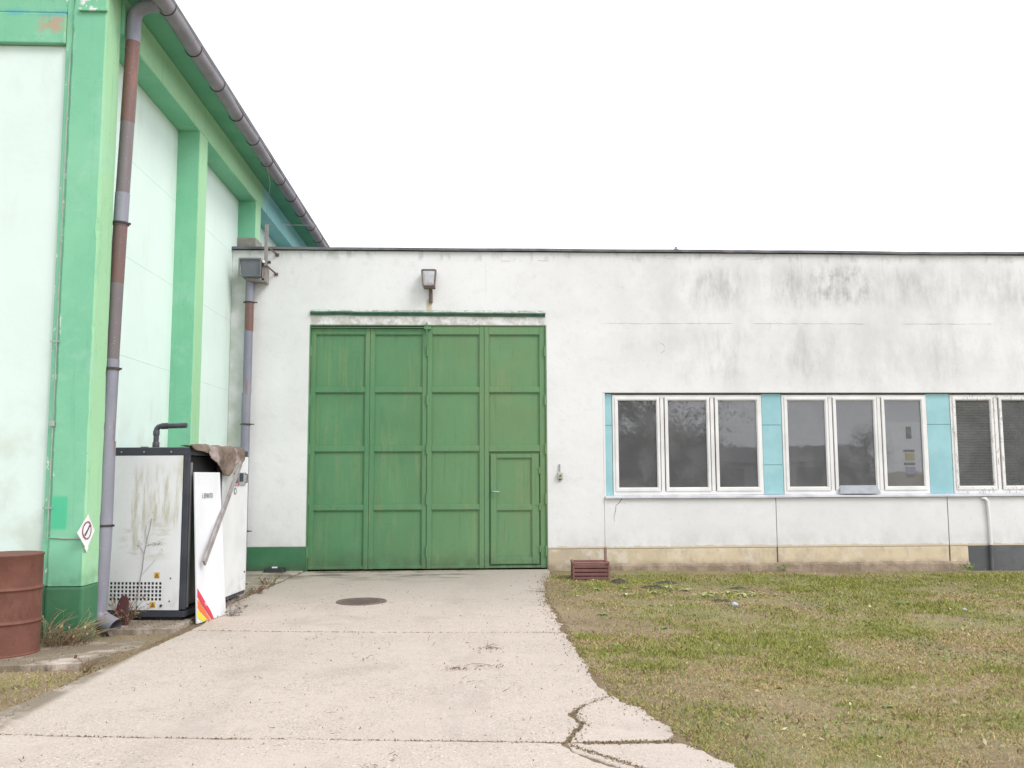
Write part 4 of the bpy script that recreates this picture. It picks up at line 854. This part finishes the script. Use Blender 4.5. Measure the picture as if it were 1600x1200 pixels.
# ------------------------------------------------------------------ barrel, sign, crate, manhole, small things
br = empty('rusty_barrel', (-4.20, 8.33, 0), 0, 'rusty red oil barrel at the foot of the green corner pillar', 'barrel')
R_ = .287
prof = [(R_-.012, 0), (R_+.004, .004), (R_+.006, .015), (R_-.002, .022)]
for zc in (.29, .58): 
    prof += [(R_, zc-.06)]+[(R_+.013*math.exp(-((k-4)/1.6)**2), zc-.03+.06*k/8) for k in range(9)]+[(R_, zc+.06)]
prof += [(R_, .86), (R_+.006, .868), (R_+.007, .880), (R_-.006, .882)]
obj('body', MB().lathe(prof, (-4.20, 8.33, -.005), 48), 'barrel', br, smooth=True)
obj('lid', MB().lathe([(.0, .862), (R_-.012, .862), (R_-.010, .866), (.0, .866)], (-4.20, 8.33, -.005), 40), 'barrel', br); 
lidr = MB().lathe([(R_-.014, .862), (R_-.007, .8775), (R_+.0, .884), (R_+.006, .8795)], (-4.20, 8.33, -.003), 48); lidr.f = lidr.f[:-2]; obj('rim', lidr, 'barrel', br, smooth=True)
obj('bung', MB().lathe([(.0, .867), (.03, .867), (.03, .88), (0, .881)], (-4.05, 8.25, -.005), 16), 'barrel', br)
sg = empty('no_smoking_sign', (-3.70, 8.92, 1.04), 0, 'white diamond no smoking sign on the green corner pillar', 'sign')
sx, sy, szz = -3.735, 8.865, 1.04
def SP(u, v, d): return (sx+d-.18*abs(min(0, u+.02))*1.0, sy+u, szz+v)
obj('plate', MB().prism([(-.165, -.005), (.0, -.175), (.165, 0), (.0, .165)], SP, 0, .002), 'white', sg)
ring = MB(); n = 36
for r in (.088, .074): ring.v += [SP(r*math.cos(2*math.pi*k/n), r*math.sin(2*math.pi*k/n)+.01, .0035) for k in range(n)]
ring.f = [(k, (k+1) % n, n+(k+1) % n, n+k) for k in range(n)]; obj('ring', ring, 'signred', sg)
obj('bar', MB().prism([(-.05, -.030), (-.035, -.042), (.055, .048), (.042, .062)], SP, .003, .0045), 'ink', sg)
obj('tip', MB().prism([(-.05, -.15), (0, -.20), (.04, -.155)], SP, .0025, .004), 'white', sg)
cr_ = empty('plastic_crate', (1.80, 13.62, 0), math.radians(-2), 'red-brown slatted plastic crate at the foot of the white wall', 'crate')
w2, d2 = .262, .18
def cc(name, mb): return obj(name, mb, 'crate', cr_, local=True, bevel=.004)
for sx_ in (-1, 1):
    for sy_ in (-1, 1): cc('corner_post', B(sx_*w2-.014, sx_*w2+.014, sy_*d2-.014, sy_*d2+.014, -.03, .245))
for z in (-.02, .037, .094, .151): 
    for sy_ in (-1, 1): cc('slat', B(-w2+.0145, w2-.0145, sy_*d2-.008, sy_*d2+.008, z, z+.040))
    for sx_ in (-1, 1): cc('slat', B(sx_*w2-.008, sx_*w2+.008, -d2+.0145, d2-.0145, z, z+.040))
cc('rim', wall_cells([-w2-.02, -w2+.02, w2-.02, w2+.02], [-d2-.02, -d2+.02, d2-.02, d2+.02], {(1, 1)}, 0, 1)); rm = C.objects[-1].data
for v in rm.vertices: x, y, z = v.co; v.co = (x, z, .205+.03*y)
for k in range(7): cc('rib', B(-w2+.05+k*.07, -w2+.06+k*.07, -d2-.012, -d2-.0085, -.02, .203))
for k in range(6): cc('floor_slat', B(-w2+.02, w2-.02, -d2+.03+k*.055, -d2+.065+k*.055, -.018, -.008))
cc('filling', B(-w2+.03, w2-.03, -d2+.03, d2-.03, .165, .185))
mh = empty('manhole_cover', (-1.37, 11.27, 0), 0, 'round rusty manhole cover in the driveway before the gate', 'manhole cover')
obj('cover', MB().lathe([(0, .004), (.27, .004), (.275, .007), (.277, .002), (.277, -.02)][::-1], (-1.37, 11.27, 0), 40), 'manhole', mh)
rr_ = MB().lathe([(.285, -.01), (.285, .007), (.31, .008), (.318, -.01)], (-1.37, 11.27, 0), 40); rr_.f = rr_.f[:-2]; obj('ring', rr_, 'manhole', mh)
for k in range(-3, 4):
    hw = math.sqrt(.24**2-(k*.07)**2); obj('rib', B(-1.37-hw, -1.37+hw, 11.27+k*.07-.012, 11.27+k*.07+.012, .0045, .009), 'manhole', mh)
bk = empty('black_block', (-3.16, 14.58, 0), 0, 'flat black rubber block lying by the dark green plinth', 'rubber block')
obj('block', MB().hexa(tap(-3.33, -2.995, 14.48, 14.68, .012, -3.31, -3.02, 14.5, 14.67, .075)), 'black', bk, bevel=.01); obj('white_tab', B(-3.20, -3.12, 14.52, 14.58, .0755, .095), 'pvc', bk, bevel=.004)
rp = MB().prism([(-.065, 0), (.065, 0), (.06, .20), (.045, .26), (.02, .29), (-.03, .285), (-.05, .25), (-.065, .19)], lambda u, v, d: (-3.63+u, 9.5+d+v*.3, .035+v), 0, .012)
tag(obj('red_plate', rp, 'redplate', bevel=.003), 'dark red metal plate leaning between the downpipe and the cabinet', 'metal plate')

# ------------------------------------------------------------------ vegetation
def vcol_mesh(name, V, Fc, cols, mat, smooth=False):
    me = bpy.data.meshes.new(name); V = np.asarray(V, np.float32); Fc = np.asarray(Fc, np.int32); k = Fc.shape[1]
    me.vertices.add(len(V)); me.vertices.foreach_set('co', V.ravel()); me.loops.add(Fc.size); me.loops.foreach_set('vertex_index', Fc.ravel())
    me.polygons.add(len(Fc)); me.polygons.foreach_set('loop_start', np.arange(0, Fc.size, k, dtype=np.int32)); me.update(calc_edges=True)
    a = me.color_attributes.new('Col', 'FLOAT_COLOR', 'POINT'); c = np.ones((len(V), 4), np.float32); c[:, :3] = cols; a.data.foreach_set('color', c.ravel())
    me.materials.append(MT[mat]); return me
edge_pts = [(2, 1.9), (4.3, 1.75), (4.91, 1.48), (5.22, 1.34), (5.7, 1.24), (6.46, 1.03), (7.72, .95), (9.1, .95), (10.34, .94), (11.1, .9), (12.6, 1.02), (13.3, 1.08), (14.2, 1.25), (14.8, 1.26)]
ey, ex = np.array([p[0] for p in edge_pts]), np.array([p[1] for p in edge_pts])
def fast_noise(x, y, s, seed):
    r = np.random.default_rng(seed); out = np.zeros_like(x); amp = 1; tot = 0
    for o in range(4):
        n = 64; tab = r.random((n, n)); u, v = x*s, y*s; i, j = np.floor(u).astype(int), np.floor(v).astype(int); fu, fv = u-i, v-j
        fu, fv = fu*fu*(3-2*fu), fv*fv*(3-2*fv); g = lambda a, b: tab[a % n, b % n]
        out += amp*((g(i, j)*(1-fu)+g(i+1, j)*fu)*(1-fv)+(g(i, j+1)*(1-fu)+g(i+1, j+1)*fu)*fv); tot += amp; amp *= .55; s *= 2.1
    return out/tot
def lawn(name, x, y, label, green_bias=0., hmul=1.):
    n = len(x); nA = fast_noise(x, y, .75, 11); nB = fast_noise(x, y, 2.6, 5)
    z = np.array([gh(a, b) for a, b in zip(x, y)])
    gr = np.clip((nA-.47)*2.5+(nB-.5)*2.2+.11+green_bias+np.clip((y-8.0)*.075, -.05, .38), 0, 1)
    isg = rng.random(n) < gr*.9+.06
    dry = np.array([[.44, .335, .17], [.385, .285, .14], [.32, .22, .11], [.50, .405, .23]]); grn = np.array([[.235, .26, .06], [.295, .295, .075], [.34, .315, .095], [.19, .225, .05]])
    c = np.where(isg[:, None], grn[rng.integers(0, 4, n)], dry[rng.choice(4, n, p=[.36, .34, .2, .1])])*(.85+.3*rng.random((n, 1)))
    tuft = np.clip((fast_noise(x, y, 6.5, 17)-.55)*5, 0, 1); h = (.011+.022*rng.random(n)**1.6)*(1+.5*tuft)*np.where(isg, 1.15, .8)*hmul; w = .0017+.0015*rng.random(n); w *= np.clip(y/6, .75, 2.0)
    th = rng.random(n)*2*np.pi; lean = np.where(isg, .4+.8*rng.random(n), .9+.75*rng.random(n)); ph = rng.random(n)*2*np.pi
    L_ = h*(1+lean*.5); dx, dy, dz = np.sin(lean)*np.cos(ph)*L_, np.sin(lean)*np.sin(ph)*L_, np.maximum(np.cos(lean), .12)*L_
    wx, wy = np.cos(th)*w, np.sin(th)*w
    p0 = np.stack([x-wx, y-wy, z-.004], 1); p1 = np.stack([x+wx, y+wy, z-.004], 1)
    m0 = np.stack([x-wx*.8+dx*.45, y-wy*.8+dy*.45, z+dz*.62], 1); m1 = np.stack([x+wx*.8+dx*.45, y+wy*.8+dy*.45, z+dz*.62], 1); t = np.stack([x+dx, y+dy, z+dz], 1)
    V = np.stack([p0, p1, m0, m1, t], 1).reshape(-1, 3); b = np.arange(n)*5
    Fc = np.concatenate([np.stack([b, b+1, b+3], 1), np.stack([b, b+3, b+2], 1), np.stack([b+2, b+3, b+4], 1)])
    me = vcol_mesh(name, V, Fc, np.repeat(c, 5, 0), 'grass'); o = bpy.data.objects.new(name, me); C.objects.link(o)
    tag(o, label, 'grass', kind='stuff')
N = 480000
gx_ = rng.uniform(.85, 13.0, N); gy_ = 3.0+(14.72-3.0)*rng.random(N)
edge = np.interp(gy_, ey, ex)+.10*(fast_noise(gx_, gy_, 5, 3)-.55)
keep = (gx_ > edge) & (gx_ < .70*gy_+2.2)
dens = fast_noise(gx_, gy_, 1.7, 21); keep &= rng.random(N) < np.clip((dens-.34)*4.2, .28, 1)*np.clip(.45+(gx_-edge)*1.6, 0, 1)
N2 = 330000; qy = rng.uniform(3.2, 9.0, N2); qx = .85+(.70*qy+2.0)*rng.random(N2); kq = qx > np.interp(qy, ey, ex)+.10*(fast_noise(qx, qy, 5, 3)-.55)
gx_ = np.concatenate([gx_, qx[kq]]); gy_ = np.concatenate([gy_, qy[kq]]); keep = np.concatenate([keep, rng.random(int(kq.sum())) < np.clip((fast_noise(qx[kq], qy[kq], 2.3, 44)-.34)*4.5, .32, 1)]); N = len(gx_)
keep &= ~((rng.random(N) < np.clip((gy_-13.75+.5*(fast_noise(gx_, gy_, 2, 8)-.5))*1.5, 0, .95)))
lawn('lawn_grass', gx_[keep], gy_[keep], 'short patchy green and straw lawn right of the driveway')
N = 14000; gx2 = rng.uniform(-6.2, -3.05, N); gy2 = rng.uniform(4.8, 7.85, N)
k2 = (gx2 < np.interp(gy2, [4.8, 6.3, 8.1], [-3.16, -3.18, -3.06])) & (fast_noise(gx2, gy2, 1.6, 9) > .42)
lawn('verge_grass', gx2[k2], gy2[k2], 'small green grass patch left of the driveway', .2, 1.5)
def leaf_cloud(name, pts, size, palette, parent, label=None):
    n = len(pts); P = np.asarray(pts); a = rng.normal(size=(n, 3)); a /= np.linalg.norm(a, axis=1)[:, None]; b = np.cross(a, rng.normal(size=(n, 3))); b /= np.linalg.norm(b, axis=1)[:, None]
    s = (size*(.6+.8*rng.random(n)))[:, None]
    V = np.stack([P-a*s, P+b*s*.45, P+a*s, P-b*s*.45], 1).reshape(-1, 3); i = np.arange(n)*4
    c = np.asarray(palette)[rng.integers(0, len(palette), n)]*(.7+.6*rng.random((n, 1)))
    me = vcol_mesh(name, V, np.stack([i, i+1, i+2, i+3], 1), np.repeat(c, 4, 0), 'leaf'); o = bpy.data.objects.new(name, me); C.objects.link(o)
    if parent: o.parent = parent; o.matrix_parent_inverse = ROOT[parent.name].inverted()
    return o
cx_ = rng.uniform(1.1, 12, 60000); cy_ = rng.uniform(3.6, 14.3, 60000); kc = (cx_ > np.interp(cy_, ey, ex)+.12) & (cx_ < .7*cy_+1.5) & (fast_noise(cx_, cy_, 1.9, 33) > .60)
cpts = [(a, b, gh(a, b)+.006+.014*random.random()) for a, b in zip(cx_[kc], cy_[kc])]
tag(leaf_cloud('ground_cover', cpts, np.float32(.013), [(.17, .235, .06), (.22, .27, .08), (.14, .20, .055), (.27, .29, .11)], None), 'low clover and small leaves in patches of the lawn', 'ground cover', kind='stuff')
dpts = []
while len(dpts) < 700:
    b = random.uniform(3.8, 14.4); a = random.uniform(1.1, .7*b+1.2)
    if a > np.interp(b, ey, ex): dpts.append((a, b, gh(a, b)+.02))
tag(leaf_cloud('fallen_leaves', dpts, np.float32(.020), [(.30, .20, .10), (.42, .32, .16), (.20, .12, .065), (.50, .45, .30)], None), 'dry fallen leaves scattered over the lawn', 'leaf litter', kind='stuff')
# broad-leaved weeds in the lawn
def weed(loc, size, n, cols, label, group, flat=.35):
    x, y = loc; r = empty('weed_plant', (x, y, gh(x, y)), 0, label, 'weed', group)
    for k in range(n):
        ang = 2*math.pi*k/n+random.uniform(-.4, .4); L_ = size*random.uniform(.7, 1.15); wd = L_*random.uniform(.22, .32); rise = random.uniform(.2, .75)*flat*2
        d = Vector((math.cos(ang), math.sin(ang), 0)); s = Vector((-d.y, d.x, 0)); V = []; base = Vector((x, y, gh(x, y)+.004))
        for i in range(6):
            t = i/5; w = wd*math.sin(math.pi*min(1, .08+t*.92))**.8*.5+.0015; c = base+d*L_*t+Vector((0, 0, L_*rise*(t-.75*t*t)))
            V += [c-s*w+Vector((0, 0, w*.3)), c, c+s*w+Vector((0, 0, w*.3))]
        F_ = []
        for i in range(5): F_ += [(i*3, i*3+1, i*3+4, i*3+3), (i*3+1, i*3+2, i*3+5, i*3+4)]
        col = np.array(random.choice(cols))*random.uniform(.8, 1.2); me = vcol_mesh('leaf', [tuple(v) for v in V], F_, col, 'leaf'); o = bpy.data.objects.new('leaf', me); C.objects.link(o); o.parent = r; o.matrix_parent_inverse = ROOT[r.name].inverted()
YG = [(.36, .37, .16), (.30, .33, .13), (.42, .40, .20)]; GR = [(.185, .245, .075), (.22, .27, .09), (.155, .205, .06)]
GL = ['green rosette weed in the lawn just in front of the crate', 'green rosette weed right of the crate before the stone', 'green rosette weed by the drive edge below the crate', 'bushy green rosette weed left of the small white scrap', 'green rosette weed by the drive edge level with the first slab joint', 'green rosette weed at the drive edge nearest the camera side', 'small lone rosette weed in the near lawn beside the broken slab', 'green rosette weed under the second window near the wall', 'rightmost green rosette weed under the second window']
for (p, s, n), lb in zip((((1.72, 12.35), .13, 7), ((2.14, 12.45), .12, 6), ((1.50, 10.2), .11, 6), ((5.35, 11.0), .14, 8), ((2.0, 9.3), .10, 6), ((1.35, 8.4), .10, 6), ((2.9, 6.2), .07, 6), ((5.9, 12.6), .11, 7), ((7.3, 12.7), .12, 7)), GL): weed(p, s, n, GR, lb, 'green rosette weeds in the lawn')
for (p, s, n), lb in zip((((2.02, 11.75), .10, 3), ((2.40, 11.95), .10, 4), ((2.74, 12.5), .11, 5), ((2.95, 12.25), .11, 4), ((3.02, 11.65), .13, 4), ((3.22, 11.95), .11, 3), ((3.45, 11.95), .12, 3), ((3.62, 11.75), .13, 3), ((3.78, 11.8), .13, 2)), 'first second third fourth fifth sixth seventh eighth ninth'.split()): weed(p, s*1.35, n+1, YG, '%s pale yellowing weed from the left in the row by the soil mounds' % lb, 'pale weeds in a row near the wall', .5)
# soil mounds
def mound(loc, rx, ry, h, label, name='soil_mound', mat='mound'):
    x, y = loc; m = MB(); nr, na = 7, 22
    for i in range(nr+1):
        for k in range(na):
            a = 2*math.pi*k/na; t = i/nr; q = 1+.22*nz3(math.cos(a)*1.3+x, math.sin(a)*1.3, y)
            px, pyy = x+rx*t*q*math.cos(a), y+ry*t*q*math.sin(a); m.v.append((px, pyy, gh(px, pyy)-.01+h*(1-t*t)*(1+.5*nz3(px, pyy, 1, 14))+.012*nz3(px, pyy, 2, 40)))
    m.f = [(i*na+k, i*na+(k+1) % na, (i+1)*na+(k+1) % na, (i+1)*na+k) for i in range(nr) for k in range(na)]
    tag(obj(name, m, mat, smooth=True), label, name.split('_')[-1])
mound((2.15, 13.1), .15, .13, .075, 'rounded dark stone in the lawn right of the crate', 'grey_stone'); mound((2.55, 12.55), .20, .15, .045, 'left and lower of the dark soil mounds in the lawn'); mound((2.85, 13.1), .20, .15, .04, 'middle dark soil mound nearest the white wall'); mound((3.15, 11.25), .15, .12, .035, 'flat dark soil mound in front of the pale weeds'); mound((3.75, 12.5), .17, .13, .03, 'rightmost dark soil mound in the lawn near the wall')
def crumple(name, loc, r, label):
    bm = bmesh.new(); bmesh.ops.create_icosphere(bm, subdivisions=2, radius=r)
    for v in bm.verts: v.co *= 1+.45*nz3(v.co.x, v.co.y, v.co.z+loc[0], 22); v.co.z *= .8
    me = bpy.data.meshes.new(name); bm.to_mesh(me); bm.free(); o = obj(name, me, 'paper'); o.location = (loc[0], loc[1], gh(*loc)+r*.7); tag(o, label, 'litter')
crumple('paper_litter', (3.18, 10.77), .042, 'crumpled pale litter in the lawn before the first window'); crumple('paper_litter', (5.86, 10.47), .024, 'small white scrap in the lawn at the right')
# dry debris on the drive: twigs and dead leaves
db_v, db_f = MB(), None
def twig(x, y, L_, a, r=.004):
    p = [Vector((x, y, .008))]; 
    for k in range(4): a += random.uniform(-.5, .5); p.append(p[-1]+Vector((math.cos(a)*L_/4, math.sin(a)*L_/4, random.uniform(-.004, .010))))
    for q in p: q.z = max(q.z, .005)
    db_v.tube(p, [r, r, r*.8, r*.6, r*.3], 5)
for x, y, L_, n in ((-.12, 7.4, .22, 7), (.18, 7.5, .25, 6), (.15, 8.25, .34, 8), (-.05, 6.95, .18, 4), (-.55, 4.95, .14, 6), (-.5, 5.2, .14, 3), (-1.55, 8.9, .16, 3), (-1.4, 8.75, .14, 2), (-.95, 7.8, .13, 3), (-.9, 6.1, .12, 3), (.28, 6.6, .1, 2), (.95, 12.0, .4, 4), (-.3, 8.4, .1, 2)):
    for k in range(n): twig(x+random.gauss(0, .05), y+random.gauss(0, .05), L_*random.uniform(.25, .7), random.uniform(0, 6.3) if n < 7 else random.gauss(0, .6), random.uniform(.0012, .0026))
for k in range(55): twig(random.uniform(-2.7, .8), random.uniform(4.0, 13), random.uniform(.02, .05), random.uniform(0, 6.3), random.uniform(.0015, .003))
tag(obj('plant_debris', db_v, simple('dry_debris', (.17, .105, .065), (.26, .17, .11), 12, .95, bump=0)), 'scattered dry twigs and dead leaves on the concrete drive', 'debris', kind='stuff')
cl = []
for x, y, n in ((-.12, 7.4, 45), (.15, 7.5, 25), (.15, 8.25, 55), (-.55, 4.95, 30), (.95, 12.0, 40), (-1.5, 8.85, 18), (-.9, 7.8, 12)): cl += [(x+random.gauss(0, .07), y+random.gauss(0, .035), .004) for k in range(n)]
for yj in range(420):       # leaf crumbs caught in the slab joints and along the right edge
    t = random.random()
    jy = np.interp(-2.8+3.7*t, [-2.86, -1.66, -.62, .91], [9.39, 9.226, 9.116, 9.015]); cl.append((-2.8+3.7*t, jy+random.gauss(0, .006), -.004)); jy = np.interp(-3.2+3.75*t, [-3.3, -1.9, -.99, -.37, .57], [5.835, 5.655, 5.573, 5.513, 5.416]); cl.append((-3.2+3.75*t, jy+random.gauss(0, .007), -.004)); cl.append((np.interp(5.43+t*1.05, [5.42, 5.6, 5.8, 6.02, 6.18, 6.34, 6.48], [.60, .645, .72, .69, .73, .875, 1.0])+random.gauss(0, .025), 5.43+t*1.05, -.004+.006*random.random())); 
    yy_ = 4.6+t*9; cl.append((np.interp(yy_, ey, ex)-abs(random.gauss(0, .05))+.04, yy_, .006)); cl.append((.58+.42*t, 5.36-.52*t+random.gauss(0, .018), -.003)); cl.append((.66+.55*t, 5.39+random.gauss(0, .015), .0))
    cl.append((-3.12+.06*random.random()+.3*max(0, t-.55), 6+t*3.2, -.005)); cl.append((-2.95+random.gauss(0, .07), 9.8+4.5*t, .02))
for k in range(1500):
    yy_ = random.uniform(4.4, 14.2); q = abs(random.gauss(0, .09)); cl.append((np.interp(yy_, ey, ex)-q+.05, yy_, .004+.006*random.random()))
for k in range(650): cl.append((random.uniform(-2.8, .8), random.uniform(3.8, 14.5), .003))
for k in range(350): cl.append((random.uniform(-2.65, .2), 14.68-abs(random.gauss(0, .10)), .004)); cl.append((random.uniform(-3.9, -2.9), random.gauss(9.5, .18), .04)); cl.append((-2.93+random.gauss(0, .06), random.uniform(9.5, 13.5), .02)); cl.append((random.uniform(-4.1, -3.1), random.uniform(7.8, 9.1), .006))
lo = leaf_cloud('joint_litter', cl, np.float32(.0085), [(.22, .15, .09), (.29, .21, .135), (.16, .11, .068), (.19, .17, .08)], None); tag(lo, 'brown leaf crumbs caught in the slab joints and edges', 'leaf litter', kind='stuff')
# dry weeds by the pillar, barrel and cabinet
def dry_tuft(name, loc, n, h, spread, label, cols, leaves=0, lean=(0, 0)):
    x, y, zb = loc; r = empty(name, (x, y, zb), 0, label, 'weed'); st = MB(); tips = []
    for k in range(n):
        a = random.uniform(0, 6.3); rad = random.uniform(0, spread); p = [Vector((x+math.cos(a)*rad*.5, y+math.sin(a)*rad*.3, zb))]; d = Vector((math.cos(a)*.5+lean[0], math.sin(a)*.3+lean[1], 1)); H = h*random.uniform(.4, 1.1)
        for s in range(5): d += Vector((random.gauss(0, .18), random.gauss(0, .12), -.16)); p.append(p[-1]+d.normalized()*H/5); tips.append(tuple(p[-1]))
        for q in p: q.z = max(q.z, zb+.004)
        st.tube(p, [.0035, .003, .0028, .0024, .0018, .001], 4)
    obj('stems', st, simple(name+'_stem', cols[0], cols[1], 9, .95, bump=0), r)['kind'] = 'stuff'
    if leaves:
        pts = [Vector(random.choice(tips))+Vector((random.gauss(0, .02), random.gauss(0, .02), random.gauss(0, .02))) for k in range(leaves)]
        leaf_cloud('leaves', [tuple(p) for p in pts], np.float32(.02), [cols[0], cols[1], (.15, .17, .05)], r)['kind'] = 'stuff'
ST = ((.30, .24, .14), (.20, .145, .09)); RD = ((.16, .085, .06), (.22, .13, .09))
dry_tuft('dry_weed', (-3.90, 8.72, 0), 75, .46, .5, 'tangle of dry straw weeds before the green corner pillar', ((.40, .33, .19), (.29, .22, .13)), 45, (.6, -.1)); dry_tuft('dry_weed', (-3.80, 8.70, 0), 45, .22, .45, 'low reddish dead stems under the straw at the corner pillar', RD, 40)
dry_tuft('dead_vine_base', (-3.60, 9.52, .03), 26, .42, .10, 'brown dead plant behind the downpipe shoe', RD, 110); dry_tuft('dry_weed', (-2.70, 10.25, 0), 16, .24, .10, 'grey dry stems at the foot of the loose panel', ((.30, .27, .24), (.20, .18, .16)), 30, (.25, .2))
dry_tuft('dry_weed', (-2.86, 12.1, 0), 14, .22, .15, 'reddish dry weed beyond the cabinet at the drive edge', RD, 50); dry_tuft('dry_weed', (-3.16, 7.55, -.02), 9, .20, .05, 'lone dry stalk beside the left edge of the drive', RD, 14)
dry_tuft('dry_weed', (-2.93, 13.1, 0), 12, .16, .25, 'sparse dry weeds between the cabinet and the gate', ST, 60); dry_tuft('dry_weed', (5.12, 14.55, -.04), 10, .16, .08, 'small weed at the plinth joint below the first teal pilaster', GR[:2], 40)
dry_tuft('dry_weed', (8.2, 14.5, -.06), 16, .14, .2, 'green weed at the plinth where the beige turns dark grey', GR[:2], 60)
vn = empty('dead_climber', (-3.52, 9.70, .03), 0, 'thin dead climber stem on the stained cabinet side', 'climber'); vs_ = MB(); tips = []
for (pts, r) in (([(-.52, -.03, .08), (-.50, -.02, .35), (-.47, -.014, .55), (-.455, -.014, .72), (-.43, -.014, .86), (-.40, -.014, 1.0), (-.385, -.014, 1.1)], .0035), ([(-.455, -.014, .72), (-.50, -.014, .80), (-.53, -.014, .83)], .002), ([(-.44, -.014, .80), (-.36, -.014, .83), (-.28, -.014, .82)], .002), ([(-.43, -.014, .86), (-.45, -.014, .95), (-.44, -.014, 1.02)], .002), ([(-.47, -.014, .5), (-.38, -.014, .6), (-.33, -.014, .66)], .0015)):
    q = [CM @ Vector(p) for p in pts]; vs_.tube(q, r, 5); tips += [q[-1], q[-2], q[len(q)//2]]
obj('stem', vs_, 'wood', vn)
leaf_cloud('leaves', [tuple(random.choice(tips[:9])+Vector((random.gauss(0, .03), -abs(random.gauss(0, .008)), random.gauss(0, .045)))) for k in range(40)], np.float32(.010), [(.36, .35, .20), (.32, .27, .17), (.24, .2, .13)], vn)['kind'] = 'stuff'

# ------------------------------------------------------------------ yard behind the camera, seen mirrored in the windows
def tree(name, loc, h, cr, n, label, pal, low=.3):
    r = empty(name, loc, 0, label, 'tree'); x, y, _ = loc; t = MB(); t.tube([(x, y, -.2), (x+.1, y, h*.25), (x-.1, y+.1, h*.5), (x, y, h*.8)], [h*.035, h*.028, h*.018, h*.006], 10)
    cent = []
    for k in range(16):
        a = random.uniform(0, 6.3); zz = h*random.uniform(low, .95); q = cr*(1-abs((zz/h-.6)/.55)**2)**.5 if abs(zz/h-.6) < .55 else cr*.3; rad = q*random.uniform(.35, .95)
        c = (x+math.cos(a)*rad, y+math.sin(a)*rad, zz); cent.append(c); t.tube([(x, y, max(h*.2, zz-h*.22)), ((x+c[0])/2, (y+c[1])/2, zz-h*.08), c], [h*.012, h*.008, h*.003], 6)
    obj('trunk', t, 'bark', r, smooth=True); pts = []
    for k in range(n):
        c = random.choice(cent); s = cr*.26; pts.append((c[0]+random.gauss(0, s), c[1]+random.gauss(0, s), max(.3, c[2]+random.gauss(0, s*.8))))
    leaf_cloud('crown', pts, np.float32(h*.013), pal, r)['kind'] = 'stuff'
PAL = [(.06, .09, .03), (.085, .11, .035), (.12, .12, .05), (.05, .07, .028)]
tree('broad_tree', (11.0, -23, -.05), 10.5, 4.6, 7500, 'large leafy tree across the yard, mirrored in the leftmost panes', PAL, .2)
tree('broad_tree', (6.0, -26, -.05), 8.0, 2.8, 6000, 'second leafy tree mirrored beside the large one', PAL, .1)
tree('broad_tree', (24.9, -26, -.05), 4.2, 1.6, 6000, 'round low tree mirrored in the middle pane of the second window', PAL, .15)
th = empty('added_dark_hedge', (37, -24, 0), 0, 'added tall dense hedge across the yard, darkening the reflection in the third window', 'hedge')  # added hedge: keeps sky out of the third window's reflection so the blind shows
leaf_cloud('foliage', [(random.uniform(29.6, 46), random.gauss(-24, .6), 8.0*random.random()**.8) for k in range(26000)], np.float32(.24), PAL, th)['kind'] = 'stuff'
hg = empty('hedge', (11, -17.5, 0), 0, 'dense hedge across the yard, mirrored in the lower left panes', 'hedge')
leaf_cloud('foliage', [(random.uniform(4, 13.2), random.gauss(-17.5, .5), 3.5*random.random()**.7*(1 if random.random() > .1 else 1.15)) for k in range(16000)], np.float32(.13), PAL, hg)['kind'] = 'stuff'
sh_ = empty('low_shed', (21, -30, 0), 0, 'long low pale shed across the yard, mirrored in the second window', 'shed')
obj('wall', B(15.5, 27, -34, -30, -.1, 2.2), 'shed', sh_); obj('roof', MB().prism([(-29.6, 2.2), (-32, 3.3), (-34.4, 2.2), (-32, 3.15)], lambda u, v, d: (d, u, v), 15.2, 27.3), 'roof', sh_)
for k in range(4): obj('door', B(16.5+k*2.7, 18.3+k*2.7, -29.99, -29.96, -.08, 1.8), 'lining', sh_)
bpy.context.view_layer.update()
